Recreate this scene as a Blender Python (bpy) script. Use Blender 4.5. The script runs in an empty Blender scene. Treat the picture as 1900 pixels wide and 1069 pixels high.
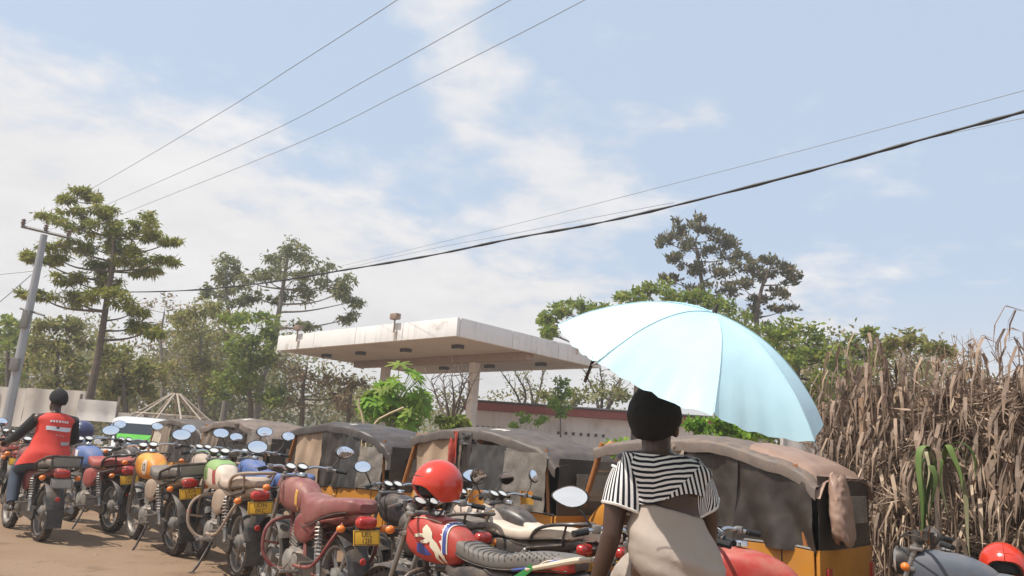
import bpy, bmesh, math, random
from mathutils import Vector, Matrix, noise as mnoise
from math import sin, cos, pi, radians, sqrt, atan2
R = random.Random(7)
scene = bpy.context.scene
C = bpy.context.collection

# ---------------------------------------------------------------- camera
CAM_H, PITCH, ROLL, FPX, PW, PH = 1.37, radians(12.8), radians(4.0), 1372.0, 1900.0, 1069.0
fwd = Vector((0, cos(PITCH), sin(PITCH))); rt0 = Vector((1, 0, 0)); up0 = rt0.cross(fwd)
rgt = rt0*cos(ROLL) + up0*sin(ROLL); upv = -rt0*sin(ROLL) + up0*cos(ROLL)
cam_data = bpy.data.cameras.new('camera'); cam = bpy.data.objects.new('camera', cam_data); C.objects.link(cam)
cam_data.sensor_width = 36.0; cam_data.lens = 36.0*FPX/PW; cam_data.clip_end = 3000; cam_data.clip_start = 0.05
cam.matrix_world = Matrix(((rgt.x, upv.x, -fwd.x, 0), (rgt.y, upv.y, -fwd.y, 0), (rgt.z, upv.z, -fwd.z, CAM_H), (0, 0, 0, 1)))
scene.camera = cam
def ray(px, py): return fwd + rgt*((px-PW/2)/FPX) + upv*((PH/2-py)/FPX)
def at(px, py, Y):
    d = ray(px, py); return Vector((0, 0, CAM_H)) + d*(Y/d.y)
def atz(px, py, z):
    d = ray(px, py); return Vector((0, 0, CAM_H)) + d*((z-CAM_H)/d.z)

# ---------------------------------------------------------------- render settings
scene.view_settings.view_transform = 'Standard'; scene.view_settings.look = 'None'
scene.view_settings.exposure = 0.36; scene.view_settings.gamma = 1.0
scene.view_settings.use_curve_mapping = False
scene.render.engine = 'CYCLES'
scene.cycles.use_denoising = True
scene.cycles.max_bounces = 6; scene.cycles.transparent_max_bounces = 8
scene.cycles.sample_clamp_indirect = 6.0

# ---------------------------------------------------------------- sun + sky
SUN_DIR = Vector((-0.46, -0.20, 0.865)).normalized()           # towards the sun: high, left, a little behind the camera
sun_l = bpy.data.lights.new('sun', 'SUN'); sun_l.energy = 4.2; sun_l.angle = radians(0.6); sun_l.color = (1.0, 0.95, 0.87)
sun = bpy.data.objects.new('sun', sun_l); C.objects.link(sun)
sun.rotation_euler = SUN_DIR.to_track_quat('Z', 'Y').to_euler()

class NG:
    """small helper for node trees"""
    def __init__(s, tree): s.t = tree; s.n = tree.nodes; s.l = tree.links
    def new(s, typ, **kw):
        n = s.n.new(typ)
        for k, v in kw.items():
            if k.startswith('i_'):
                n.inputs[k[2:].replace('_', ' ')].default_value = v
            else: setattr(n, k, v)
        return n
    def link(s, a, b): s.l.new(a, b)
    def math(s, op, a, b=None, c=None, clamp=False):
        n = s.n.new('ShaderNodeMath'); n.operation = op; n.use_clamp = clamp
        for i, v in enumerate((a, b, c)):
            if v is None: continue
            if isinstance(v, (int, float)): n.inputs[i].default_value = v
            else: s.l.new(v, n.inputs[i])
        return n.outputs[0]
    def mix(s, f, a, b, blend='MIX'):
        n = s.n.new('ShaderNodeMix'); n.data_type = 'RGBA'; n.blend_type = blend
        for sock, v in ((n.inputs[0], f), (n.inputs[6], a), (n.inputs[7], b)):
            if isinstance(v, (int, float)): sock.default_value = v
            elif isinstance(v, (tuple, list)): sock.default_value = (*v[:3], 1)
            else: s.l.new(v, sock)
        return n.outputs[2]
    def ramp(s, f, lo, hi, a=0.0, b=1.0, smooth=True):
        n = s.n.new('ShaderNodeMapRange'); n.interpolation_type = 'SMOOTHSTEP' if smooth else 'LINEAR'
        n.inputs[1].default_value = lo; n.inputs[2].default_value = hi; n.inputs[3].default_value = a; n.inputs[4].default_value = b
        s.l.new(f, n.inputs[0]); return n.outputs[0]
    def noise(s, vec, scale, detail=3, rough=0.5, dist=0.0):
        n = s.n.new('ShaderNodeTexNoise'); n.inputs['Scale'].default_value = scale; n.inputs['Detail'].default_value = detail
        n.inputs['Roughness'].default_value = rough; n.inputs['Distortion'].default_value = dist
        if vec is not None: s.l.new(vec, n.inputs['Vector'])
        return n.outputs['Fac']

world = bpy.data.worlds.new('World'); scene.world = world; world.use_nodes = True
def build_world():
    g = NG(world.node_tree); g.n.clear()
    out = g.new('ShaderNodeOutputWorld'); bg = g.new('ShaderNodeBackground'); bg.inputs['Strength'].default_value = 0.10
    sky = g.new('ShaderNodeTexSky'); sky.sky_type = 'NISHITA'; sky.sun_disc = False
    sky.sun_elevation = math.asin(SUN_DIR.z); sky.sun_rotation = atan2(SUN_DIR.x, SUN_DIR.y)
    sky.air_density = 1.0; sky.dust_density = 2.0; sky.ozone_density = 1.0; sky.altitude = 300
    tc = g.new('ShaderNodeTexCoord'); sep = g.new('ShaderNodeSeparateXYZ'); g.link(tc.outputs['Generated'], sep.inputs[0])
    x, y, z = sep.outputs
    elev = g.math('MULTIPLY', g.math('ARCSINE', z), 180/pi)
    az = g.math('MULTIPLY', g.math('ARCTAN2', x, y), 180/pi)
    # direction projected on a cloud deck
    zz = g.math('ADD', g.math('MAXIMUM', z, 0.0), 0.16)
    comb = g.new('ShaderNodeCombineXYZ')
    g.link(g.math('DIVIDE', x, zz), comb.inputs[0]); g.link(g.math('DIVIDE', y, zz), comb.inputs[1])
    n1 = g.noise(comb.outputs[0], 1.5, 7, 0.58, 0.25)
    n2 = g.noise(comb.outputs[0], 4.6, 6, 0.6, 0.15)
    puffs = g.math('ADD', g.math('MULTIPLY', n1, 0.6), g.math('MULTIPLY', n2, 0.4))
    nz = g.math('SUBTRACT', puffs, 0.5)
    # cloud bank: wide, low, highest on the left and sinking to the right
    top = g.math('SUBTRACT', 19.5, g.math('MULTIPLY', g.math('ADD', az, 8.0), 0.20))
    bank = g.math('ADD', g.math('DIVIDE', g.math('SUBTRACT', top, elev), 6.0), g.math('MULTIPLY', nz, 7.0))
    bank = g.ramp(bank, -0.30, 1.05)
    # patch of small cumulus just right of the middle, and thin veils elsewhere
    def blob(a0, e0, sa, se):
        da = g.math('DIVIDE', g.math('SUBTRACT', az, a0), sa); de = g.math('DIVIDE', g.math('SUBTRACT', elev, e0), se)
        return g.math('SUBTRACT', 1.0, g.math('ADD', g.math('MULTIPLY', da, da), g.math('MULTIPLY', de, de)))
    b1 = blob(3.0, 20.5, 11.0, 8.0); b2 = blob(-4.5, 27.0, 5.5, 9.5); b3 = blob(12.0, 26.5, 6, 2.2); b4 = blob(-7, 35.5, 7, 5)
    m = g.math('MAXIMUM', g.math('MAXIMUM', b1, b2), g.math('MAXIMUM', b3, b4))
    m = g.math('MAXIMUM', m, -0.32)
    cum = g.math('ADD', g.math('MULTIPLY', m, 0.60), g.math('MULTIPLY', nz, 5.2))
    cum = g.ramp(cum, -0.05, 0.90)
    low = g.ramp(elev, 15.0, 3.0)            # haze and cloud thicken towards the horizon
    low = g.math('MULTIPLY', low, g.ramp(az, 60.0, 5.0, 0.72, 0.95))
    cov = g.math('MAXIMUM', g.math('MAXIMUM', bank, g.math('MULTIPLY', cum, 0.9)), low)
    cov = g.math('MULTIPLY', cov, 0.93, clamp=True)
    shade = g.math('ADD', 0.94, g.math('MULTIPLY', nz, 0.55))
    cl = g.new('ShaderNodeMix'); cl.data_type = 'RGBA'; cl.blend_type = 'MULTIPLY'; cl.inputs[0].default_value = 1.0
    cl.inputs[6].default_value = (7.35, 7.2, 7.2, 1)
    cc = g.new('ShaderNodeCombineXYZ')
    for i in range(3): g.link(shade, cc.inputs[i])
    g.link(cc.outputs[0], cl.inputs[7])
    # thin high haze whitens the blue
    hazed = g.mix(0.78, sky.outputs[0], (4.85, 5.9, 7.35))
    col = g.mix(cov, hazed, cl.outputs[2])
    g.link(col, bg.inputs['Color']); g.link(bg.outputs[0], out.inputs['Surface'])
build_world()

# ---------------------------------------------------------------- materials
MATS = {}
def mat(name, col=(.5, .5, .5), rough=.6, metal=0.0, var=0.12, vscale=6.0, dust=0.0, dustcol=(.36, .25, .17), bump=0.0, bscale=40.0,
        col2=None, c2lo=.45, c2hi=.6, c2scale=3.0, coat=0.0, trans=0.0, alpha=1.0, emit=None, sss=0.0, sheen=0.0, spec=.5, streak=0.0, streakcol=(.30, .22, .17)):
    if name in MATS: return MATS[name]
    m = bpy.data.materials.new(name); m.use_nodes = True; MATS[name] = m
    g = NG(m.node_tree); g.n.clear()
    out = g.new('ShaderNodeOutputMaterial'); b = g.new('ShaderNodeBsdfPrincipled')
    tc = g.new('ShaderNodeTexCoord'); v = tc.outputs['Object']
    info = g.new('ShaderNodeObjectInfo')
    addv = g.new('ShaderNodeVectorMath'); addv.operation = 'ADD'; g.link(v, addv.inputs[0])
    rnd = g.math('MULTIPLY', info.outputs['Random'], 37.0); g.link(rnd, addv.inputs[1]); v = addv.outputs[0]
    n = g.noise(v, vscale, 4, .55)
    base = col
    if col2 is not None:
        base = g.mix(g.ramp(g.noise(v, c2scale, 4, .6), c2lo, c2hi), col, col2)
    k = g.ramp(n, .25, .75, 1-var, 1+var, smooth=False)
    kk = g.new('ShaderNodeCombineXYZ')
    for i in range(3): g.link(k, kk.inputs[i])
    base = g.mix(1.0, base, kk.outputs[0], 'MULTIPLY')
    if streak:
        mp = g.new('ShaderNodeMapping'); mp.inputs['Scale'].default_value = (4.0, 4.0, .35); g.link(v, mp.inputs['Vector'])
        base = g.mix(g.math('MULTIPLY', g.ramp(g.noise(mp.outputs[0], 1.6, 5, .65), .50, .78), streak), base, streakcol)
    if dust > 0:
        geo = g.new('ShaderNodeNewGeometry'); sp = g.new('ShaderNodeSeparateXYZ'); g.link(geo.outputs['Normal'], sp.inputs[0])
        up = g.ramp(sp.outputs[2], -.2, 1.0, .35, 1.0)
        dn = g.ramp(g.noise(v, 9.0, 5, .65), .3, .75)
        f = g.math('MULTIPLY', g.math('MULTIPLY', up, dn), dust*1.6, clamp=True)
        base = g.mix(f, base, dustcol)
        r = g.math('ADD', rough, g.math('MULTIPLY', f, .4), clamp=True); g.link(r, b.inputs['Roughness'])
    else: b.inputs['Roughness'].default_value = rough
    g.link(base, b.inputs['Base Color'])
    b.inputs['Metallic'].default_value = metal
    b.inputs['Specular IOR Level'].default_value = spec
    if coat: b.inputs['Coat Weight'].default_value = coat; b.inputs['Coat Roughness'].default_value = .08
    if trans: b.inputs['Transmission Weight'].default_value = trans
    if sheen: b.inputs['Sheen Weight'].default_value = sheen
    if alpha < 1: b.inputs['Alpha'].default_value = alpha
    if sss: b.inputs['Subsurface Weight'].default_value = sss; b.inputs['Subsurface Radius'].default_value = (.02, .008, .004)
    if emit: b.inputs['Emission Color'].default_value = (*emit[:3], 1); b.inputs['Emission Strength'].default_value = emit[3]
    if bump:
        bp = g.new('ShaderNodeBump'); bp.inputs['Strength'].default_value = bump; bp.inputs['Distance'].default_value = .01
        g.link(g.noise(v, bscale, 4, .6), bp.inputs['Height']); g.link(bp.outputs[0], b.inputs['Normal'])
    g.link(b.outputs[0], out.inputs['Surface'])
    return m

def leafmat(name, c1, c2, c3=None, scale=1.3, trans=.35, rough=.6):
    m = bpy.data.materials.new(name); m.use_nodes = True; g = NG(m.node_tree); g.n.clear()
    out = g.new('ShaderNodeOutputMaterial'); b = g.new('ShaderNodeBsdfPrincipled'); t = g.new('ShaderNodeBsdfTranslucent')
    mx = g.new('ShaderNodeMixShader'); mx.inputs[0].default_value = trans
    geo = g.new('ShaderNodeNewGeometry'); rnd = geo.outputs['Random Per Island']
    tc = g.new('ShaderNodeTexCoord')
    base = g.mix(g.ramp(g.noise(tc.outputs['Object'], scale, 3, .6), .38, .62), c1, c2)
    if c3: base = g.mix(g.ramp(rnd, .78, .92), base, c3)
    k = g.ramp(rnd, 0, 1, .72, 1.28, smooth=False); kk = g.new('ShaderNodeCombineXYZ')
    for i in range(3): g.link(k, kk.inputs[i])
    base = g.mix(1.0, base, kk.outputs[0], 'MULTIPLY')
    b.inputs['Roughness'].default_value = rough; b.inputs['Specular IOR Level'].default_value = .3
    g.link(base, b.inputs['Base Color']); g.link(base, t.inputs['Color'])
    g.link(b.outputs[0], mx.inputs[1]); g.link(t.outputs[0], mx.inputs[2]); g.link(mx.outputs[0], out.inputs['Surface'])
    MATS[name] = m; return m

# ---------------------------------------------------------------- mesh helpers
def rot_to(d, ref=Vector((0, 0, 1))):
    d = Vector(d).normalized()
    if abs(d.dot(ref)) > .98: ref = Vector((1, 0, 0))
    s = d.cross(ref).normalized(); u = s.cross(d)
    return s, u
def catmull(P, n):
    """smooth resampling of a list of tuples, n pieces per span"""
    P = [Vector(p) for p in P]; o = []
    for i in range(len(P)-1):
        a = P[i-1] if i else P[0]*2-P[1]; b, c = P[i], P[i+1]; d = P[i+2] if i+2 < len(P) else P[-1]*2-P[-2]
        for k in range(n):
            t = k/n
            o.append(.5*((2*b)+(c-a)*t+(2*a-5*b+4*c-d)*t*t+(3*b-a-3*c+d)*t**3))
    o.append(P[-1]); return o

class MB:
    def __init__(s): s.v = []; s.f = []; s.uv = {}
    def add(s, vs, fs):
        o = len(s.v); s.v += [tuple(p) for p in vs]; s.f += [tuple(i+o for i in f) for f in fs]; return o
    def box(s, c, d, M=None, bev=0.0):
        hx, hy, hz = d[0]/2, d[1]/2, d[2]/2; c = Vector(c)
        if bev <= 0:
            P = [Vector((sx*hx, sy*hy, sz*hz)) for sx in (-1, 1) for sy in (-1, 1) for sz in (-1, 1)]
            F = [(0, 1, 3, 2), (4, 6, 7, 5), (0, 4, 5, 1), (2, 3, 7, 6), (0, 2, 6, 4), (1, 5, 7, 3)]
        else:
            bm = bmesh.new(); bmesh.ops.create_cube(bm, size=1.0)
            for v in bm.verts: v.co = Vector((v.co.x*d[0], v.co.y*d[1], v.co.z*d[2]))
            bmesh.ops.bevel(bm, geom=list(bm.edges), offset=min(bev, .45*min(d)), segments=2, affect='EDGES', profile=.6)
            bm.verts.index_update(); P = [v.co.copy() for v in bm.verts]; F = [tuple(v.index for v in f.verts) for f in bm.faces]; bm.free()
        if M is not None: P = [M @ p for p in P]
        s.add([p+c for p in P], F); return s
    def tube(s, pts, r, n=8, caps=True, smooth=0, closed=False):
        if smooth:
            rr = r if isinstance(r, (list, tuple)) else [r]*len(pts)
            q = catmull([(*p, a) for p, a in zip(pts, rr)] if False else [Vector((p[0], p[1], p[2])) for p in pts], smooth)
            r = [rr[min(int(i/smooth), len(rr)-1)]*(1-(i % smooth)/smooth)+rr[min(int(i/smooth)+1, len(rr)-1)]*((i % smooth)/smooth) for i in range(len(q))]
            pts = q
        pts = [Vector(p) for p in pts]; N = len(pts)
        rr = r if isinstance(r, (list, tuple)) else [r]*N
        vs = []; fs = []; pu = None
        for i, p in enumerate(pts):
            if closed: t = pts[(i+1) % N]-pts[i-1]
            else: t = (pts[min(i+1, N-1)]-pts[max(i-1, 0)])
            if t.length < 1e-9: t = Vector((0, 0, 1))
            t.normalize()
            if pu is None: sd, u = rot_to(t)
            else:
                u = pu - t*pu.dot(t)
                if u.length < 1e-6: sd, u = rot_to(t)
                u.normalize(); sd = t.cross(u)
            pu = u
            for k in range(n):
                a = 2*pi*k/n; vs.append(p+(sd*cos(a)+u*sin(a))*rr[i])
        m = N if closed else N-1
        for i in range(m):
            for k in range(n):
                a = i*n+k; b = i*n+(k+1) % n; j = ((i+1) % N)*n
                fs.append((a, b, j+(k+1) % n, j+k))
        if caps and not closed:
            fs.append(tuple(range(n-1, -1, -1))); fs.append(tuple((N-1)*n+k for k in range(n)))
        s.add(vs, fs); return s
    def loft(s, rings, close=True, cap=True):
        n = len(rings[0]); vs = [p for r in rings for p in r]; fs = []
        for i in range(len(rings)-1):
            for k in range(n if close else n-1):
                fs.append((i*n+k, i*n+(k+1) % n, (i+1)*n+(k+1) % n, (i+1)*n+k))
        if cap and close:
            fs.append(tuple(range(n-1, -1, -1))); fs.append(tuple((len(rings)-1)*n+k for k in range(n)))
        s.add(vs, fs); return s
    def grid(s, fn, nu, nv, two=0.0):
        """fn(u,v)->point ; two>0 gives it a back side that far along -normal"""
        P = [[Vector(fn(i/nu, j/nv)) for j in range(nv+1)] for i in range(nu+1)]
        vs = [p for r in P for p in r]; w = nv+1
        fs = [(i*w+j, (i+1)*w+j, (i+1)*w+j+1, i*w+j+1) for i in range(nu) for j in range(nv)]
        if two:
            N = len(vs); nn = []
            for i in range(nu+1):
                for j in range(nv+1):
                    a = P[min(i+1, nu)][j]-P[max(i-1, 0)][j]; b = P[i][min(j+1, nv)]-P[i][max(j-1, 0)]
                    q = a.cross(b); nn.append(q.normalized() if q.length > 1e-12 else Vector((0, 0, 1)))
            vs2 = [p-q*two for p, q in zip(vs, nn)]
            fs2 = [tuple(N+i for i in reversed(f)) for f in fs]
            B = [i*w for i in range(nu+1)]+[nu*w+j for j in range(1, nv+1)]+[i*w+nv for i in range(nu-1, -1, -1)]+[j for j in range(nv-1, 0, -1)]
            side = [(B[k], B[k-1], N+B[k-1], N+B[k]) for k in range(len(B))]
            s.add(vs+vs2, fs+fs2+side)
        else: s.add(vs, fs)
        return s
    def sphere(s, c, r, nu=12, nv=8, M=None, v0=0.0, v1=1.0):
        if isinstance(r, (int, float)): r = (r, r, r)
        c = Vector(c); rings = []
        for j in range(nv+1):
            t = pi*(v0+(v1-v0)*j/nv); ring = []
            for k in range(nu):
                a = 2*pi*k/nu; p = Vector((r[0]*sin(t)*cos(a), r[1]*sin(t)*sin(a), r[2]*cos(t)))
                if j in (0, nv) and sin(t) < 1e-6: p += Vector((1e-5*cos(a), 1e-5*sin(a), 0))
                if M is not None: p = M @ p
                ring.append(c+p)
            rings.append(ring)
        return s.loft(rings)
    def lathe(s, prof, c=(0, 0, 0), axis='Z', n=16, closed=False, arc=1.0, a0=0.0):
        c = Vector(c); rings = []; full = arc >= .999; m = n if full else n+1
        for k in range(m):
            a = a0+2*pi*arc*k/n; ring = []
            for (r, h) in prof:
                if axis == 'Z': p = Vector((r*cos(a), r*sin(a), h))
                elif axis == 'Y': p = Vector((r*cos(a), h, r*sin(a)))
                else: p = Vector((h, r*cos(a), r*sin(a)))
                ring.append(c+p)
            rings.append(ring)
        np_ = len(prof); vs = [p for r in rings for p in r]; fs = []
        for i in range(n):
            j = (i+1) % m if full else i+1
            for k in range(np_ if closed else np_-1):
                fs.append((i*np_+k, j*np_+k, j*np_+(k+1) % np_, i*np_+(k+1) % np_))
        s.add(vs, fs); return s
    def prism(s, poly, d, M=None, c=(0, 0, 0)):
        """polygon in local XY (list of 2-tuples), thickness d along Z"""
        n = len(poly); c = Vector(c)
        P = [Vector((x, y, -d/2)) for x, y in poly]+[Vector((x, y, d/2)) for x, y in poly]
        if M is not None: P = [M @ p for p in P]
        F = [tuple(range(n-1, -1, -1)), tuple(range(n, 2*n))]+[(i, (i+1) % n, n+(i+1) % n, n+i) for i in range(n)]
        s.add([p+c for p in P], F); return s
    def mesh(s, name, smooth=True, ang=38):
        me = bpy.data.meshes.new(name); me.from_pydata(s.v, [], s.f); me.validate(); 
        bm = bmesh.new(); bm.from_mesh(me); bmesh.ops.recalc_face_normals(bm, faces=bm.faces[:]); bm.to_mesh(me); bm.free()
        if smooth:
            me.polygons.foreach_set('use_smooth', [True]*len(me.polygons))
            try: me.set_sharp_from_angle(angle=radians(ang))
            except Exception: pass
        me.materials.append(None); me.update(); return me
    def rawmesh(s, name):
        me = bpy.data.meshes.new(name); me.from_pydata(s.v, [], s.f); me.materials.append(None); return me
    def build(s, name, m, parent=None, smooth=True, ang=38, **kw): return link(name, s.mesh(name, smooth, ang), m, parent, **kw)

def link(name, me, m, parent=None, loc=None, rot=None, scale=None):
    o = bpy.data.objects.new(name, me); C.objects.link(o)
    if parent is not None: o.parent = parent
    if loc is not None: o.location = loc
    if rot is not None: o.rotation_euler = rot
    if scale is not None: o.scale = scale if not isinstance(scale, (int, float)) else (scale,)*3
    if m is not None and me is not None and len(o.material_slots):
        o.material_slots[0].link = 'OBJECT'; o.material_slots[0].material = m
    return o
def tag(o, label=None, cat=None, group=None, kind=None):
    if label: o['label'] = label
    if cat: o['category'] = cat
    if group: o['group'] = group
    if kind: o['kind'] = kind
    return o
def empty(name, loc=(0, 0, 0), rotz=0.0, label=None, cat=None, group=None, scale=1.0, rot=None):
    o = bpy.data.objects.new(name, None); C.objects.link(o); o.location = loc
    o.rotation_euler = rot if rot is not None else (0, 0, rotz); o.scale = (scale,)*3; o.empty_display_size = .1
    return tag(o, label, cat, group)
CACHE = {}
def cached(key, fn, smooth=True, ang=38):
    if key not in CACHE:
        b = MB(); fn(b); CACHE[key] = b.mesh(key, smooth, ang)
    return CACHE[key]
def text(name, s, size, m, parent, M, ext=.001, align='CENTER', sx=1.0):
    cu = bpy.data.curves.new(name, 'FONT'); cu.body = s; cu.size = size; cu.extrude = ext; cu.align_x = align; cu.align_y = 'CENTER'
    tmp = bpy.data.objects.new(name, cu); C.objects.link(tmp); bpy.context.view_layer.update()
    me = bpy.data.meshes.new_from_object(tmp.evaluated_get(bpy.context.evaluated_depsgraph_get())); bpy.data.objects.remove(tmp); bpy.data.curves.remove(cu)
    me.materials.clear(); me.materials.append(None)
    o = link(name, me, m, parent); o.matrix_local = M @ Matrix.Diagonal((sx, 1, 1, 1)); return o
def frame(origin, xdir, zdir):
    """4x4 with local x along xdir and local z along zdir"""
    z = Vector(zdir).normalized(); x = Vector(xdir); x = (x-z*x.dot(z)).normalized(); y = z.cross(x)
    M = Matrix((x, y, z)).transposed().to_4x4(); M.translation = Vector(origin); return M
def fbm(p, s=1.0, o=3):
    v = 0; a = .5; p = Vector(p)*s
    for _ in range(o): v += a*mnoise.noise(p); p = p*2.03+Vector((7.1, 3.3, 1.7)); a *= .5
    return v
# ================================================================= the setting
m_ground = bpy.data.materials.new('dirt_ground'); m_ground.use_nodes = True
def _gm():
    g = NG(m_ground.node_tree); g.n.clear()
    out = g.new('ShaderNodeOutputMaterial'); b = g.new('ShaderNodeBsdfPrincipled'); tc = g.new('ShaderNodeTexCoord'); v = tc.outputs['Object']
    big = g.noise(v, .35, 5, .6); mid = g.noise(v, 2.2, 6, .65); fine = g.noise(v, 38, 5, .7); grit = g.noise(v, 160, 2, .6)
    c = g.mix(g.ramp(big, .35, .65), (.232, .148, .090), (.275, .188, .122))
    c = g.mix(g.ramp(mid, .52, .75), c, (.18, .112, .07)); c = g.mix(g.ramp(fine, .6, .8, 0, .5), c, (.34, .25, .17))
    c = g.mix(g.ramp(grit, .62, .75, 0, .45), c, (.16, .10, .07))
    g.link(c, b.inputs['Base Color']); b.inputs['Roughness'].default_value = .92; b.inputs['Specular IOR Level'].default_value = .2
    bp = g.new('ShaderNodeBump'); bp.inputs['Strength'].default_value = .7; bp.inputs['Distance'].default_value = .02
    g.link(g.math('ADD', g.math('MULTIPLY', mid, 1.6), g.math('ADD', g.math('MULTIPLY', fine, .5), g.math('MULTIPLY', grit, .25))), bp.inputs['Height']); g.link(bp.outputs[0], b.inputs['Normal'])
    g.link(b.outputs[0], out.inputs['Surface'])
_gm()
def gz(x, y):          # gentle unevenness of the trodden ground
    if y < 2 or y > 40 or abs(x) > 30: return 0.0
    return 0.0
b = MB()
b.grid(lambda u, v: (-900+1800*u, -200+1500*v, 0), 6, 6)
ground = b.build('ground', m_ground, smooth=False); tag(ground, 'reddish brown dusty trodden earth ground', None, kind='structure')
# loose stones and grit on the earth in front of the motorcycles
b = MB()
for i in range(900):
    x = R.uniform(-7.5, 1.5); y = R.uniform(3.2, 11); s_ = R.uniform(.004, .014)*(2 if R.random() < .06 else 1)
    P = [Vector((R.uniform(-1, 1), R.uniform(-1, 1), R.uniform(-.2, .8)))*s_ for _ in range(6)]
    P = [Vector((s_*cos(k*pi/3)*R.uniform(.7, 1.2), s_*sin(k*pi/3)*R.uniform(.7, 1.2), 0)) for k in range(6)]
    tp = Vector((R.uniform(-.3, .3)*s_, R.uniform(-.3, .3)*s_, s_*R.uniform(.4, .8)))
    b.add([p+Vector((x, y, .001)) for p in P]+[tp+Vector((x, y, 0))], [(k, (k+1) % 6, 6) for k in range(6)])
o = b.build('gravel', mat('grit_stone', (.3, .2, .14), .9, var=.3), smooth=False); tag(o, 'loose grit scattered on the brown earth', None, kind='stuff')

# low hill far behind the trees
m_hill = mat('hill_scrub', (.10, .10, .055), .95, var=.3, vscale=.05, col2=(.20, .155, .10), c2scale=.06)
b = MB()
def hill(u, v):
    x = -160+300*u; y = 120+140*v
    h = 13*math.exp(-((x+40)/45)**2)+6*math.exp(-((x-40)/60)**2)+1.6*fbm((x, y, 0), .05)
    return (x, y, h*sin(pi*min(1, v*1.2+.0))*.9-.4)
b.grid(hill, 60, 16); tag(b.build('hill', m_hill), None, None, kind='structure')

# ---------------------------------------------------------------- petrol station canopy
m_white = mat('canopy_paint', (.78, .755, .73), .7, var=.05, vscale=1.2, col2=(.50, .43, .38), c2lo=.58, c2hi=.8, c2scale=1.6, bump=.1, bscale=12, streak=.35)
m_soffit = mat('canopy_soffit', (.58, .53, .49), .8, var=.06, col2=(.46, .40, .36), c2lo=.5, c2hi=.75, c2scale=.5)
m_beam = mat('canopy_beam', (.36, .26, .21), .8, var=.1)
m_darkmetal = mat('dark_fitting', (.05, .045, .04), .5, var=.2)
CX, CY, CYAW, CLA, CLB, CZ0, CZ1 = -1.72, 24.19, .7514, 11.28, 8.13, 5.12, 5.77
canopy = empty('petrol_station_canopy', (CX, CY, 0), 0, 'large flat white concrete canopy of the disused filling station, rust-streaked', 'canopy')
ca = Vector((-cos(CYAW), sin(CYAW), 0)); cb = Vector((sin(CYAW), cos(CYAW), 0))
CM = Matrix((ca, cb, Vector((0, 0, 1)))).transposed()
def cbox(b, a0, a1, b0, b1, z0, z1, bev=0):
    b.box(ca*((a0+a1)/2)+cb*((b0+b1)/2)+Vector((0, 0, (z0+z1)/2)), (abs(a1-a0), abs(b1-b0), abs(z1-z0)), CM, bev); return b
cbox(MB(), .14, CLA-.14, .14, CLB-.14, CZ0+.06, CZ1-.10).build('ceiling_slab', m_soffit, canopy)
# fascia in panels with joints
def fascia(a0, a1, b0, b1, n, along):
    for i in range(n):
        t0 = i/n; t1 = (i+1)/n; gap = .012
        if along == 'a': q = cbox(MB(), a0+(a1-a0)*t0+gap, a0+(a1-a0)*t1-gap, b0, b1, CZ0, CZ1-R.uniform(0, .02), .012)
        else: q = cbox(MB(), a0, a1, b0+(b1-b0)*t0+gap, b0+(b1-b0)*t1-gap, CZ0, CZ1-R.uniform(0, .02), .012)
        q.build('fascia_panel', m_white, canopy)
fascia(0, CLA, 0, .13, 4, 'a'); fascia(0, CLA, CLB-.13, CLB, 4, 'a'); fascia(0, .13, .14, CLB-.14, 3, 'b'); fascia(CLA-.13, CLA, .14, CLB-.14, 3, 'b')
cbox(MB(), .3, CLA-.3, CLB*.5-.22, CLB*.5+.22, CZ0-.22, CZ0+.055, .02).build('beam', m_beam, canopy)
for a in (CLA*.28, CLA*.78):
    q = cbox(MB(), a-.17, a+.17, CLB*.5-.16, CLB*.5+.16, 0.002, CZ0-.223, .03); q.build('column', mat('column_paint', (.70, .65, .61), .75, var=.08, col2=(.45, .37, .31), c2scale=1.5, c2lo=.55, c2hi=.8), canopy)
for a in (.16, .42, .68, .9):
    for bb in (.22, .8):
        q = MB(); cbox(q, CLA*a-.2, CLA*a+.2, CLB*bb-.14, CLB*bb+.14, CZ0-.08, CZ0+.055, .015)
        lf = q.build('ceiling_light', m_darkmetal, canopy)
        cbox(MB(), CLA*a-.17, CLA*a+.17, CLB*bb-.11, CLB*bb+.11, CZ0-.092, CZ0-.082).build('diffuser', mat('old_glass', (.35, .32, .28), .3), lf)
for a, bb in ((3.2, -.1), (9.6, -.1), (-.1, 6.4)):     # flood lamps clamped to the fascia top
    q = MB(); p = ca*a+cb*bb
    q.tube([p+Vector((0, 0, CZ1-.35)), p+Vector((0, 0, CZ1+.16))], .03, 6); q.box(p+Vector((0, 0, CZ1+.22)), (.38, .22, .22), CM, .03)
    q.build('flood_lamp', mat('rusty_lamp', (.25, .17, .12), .7, var=.3), canopy)
# rain stains below the lamps
for a in (3.2, 9.6):
    cbox(MB(), a-.10, a+.10, -.006, -.003, CZ0+.02, CZ1-.3).build('rain_stain', mat('stain', (.36, .30, .26), .9, var=.3), canopy)

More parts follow.
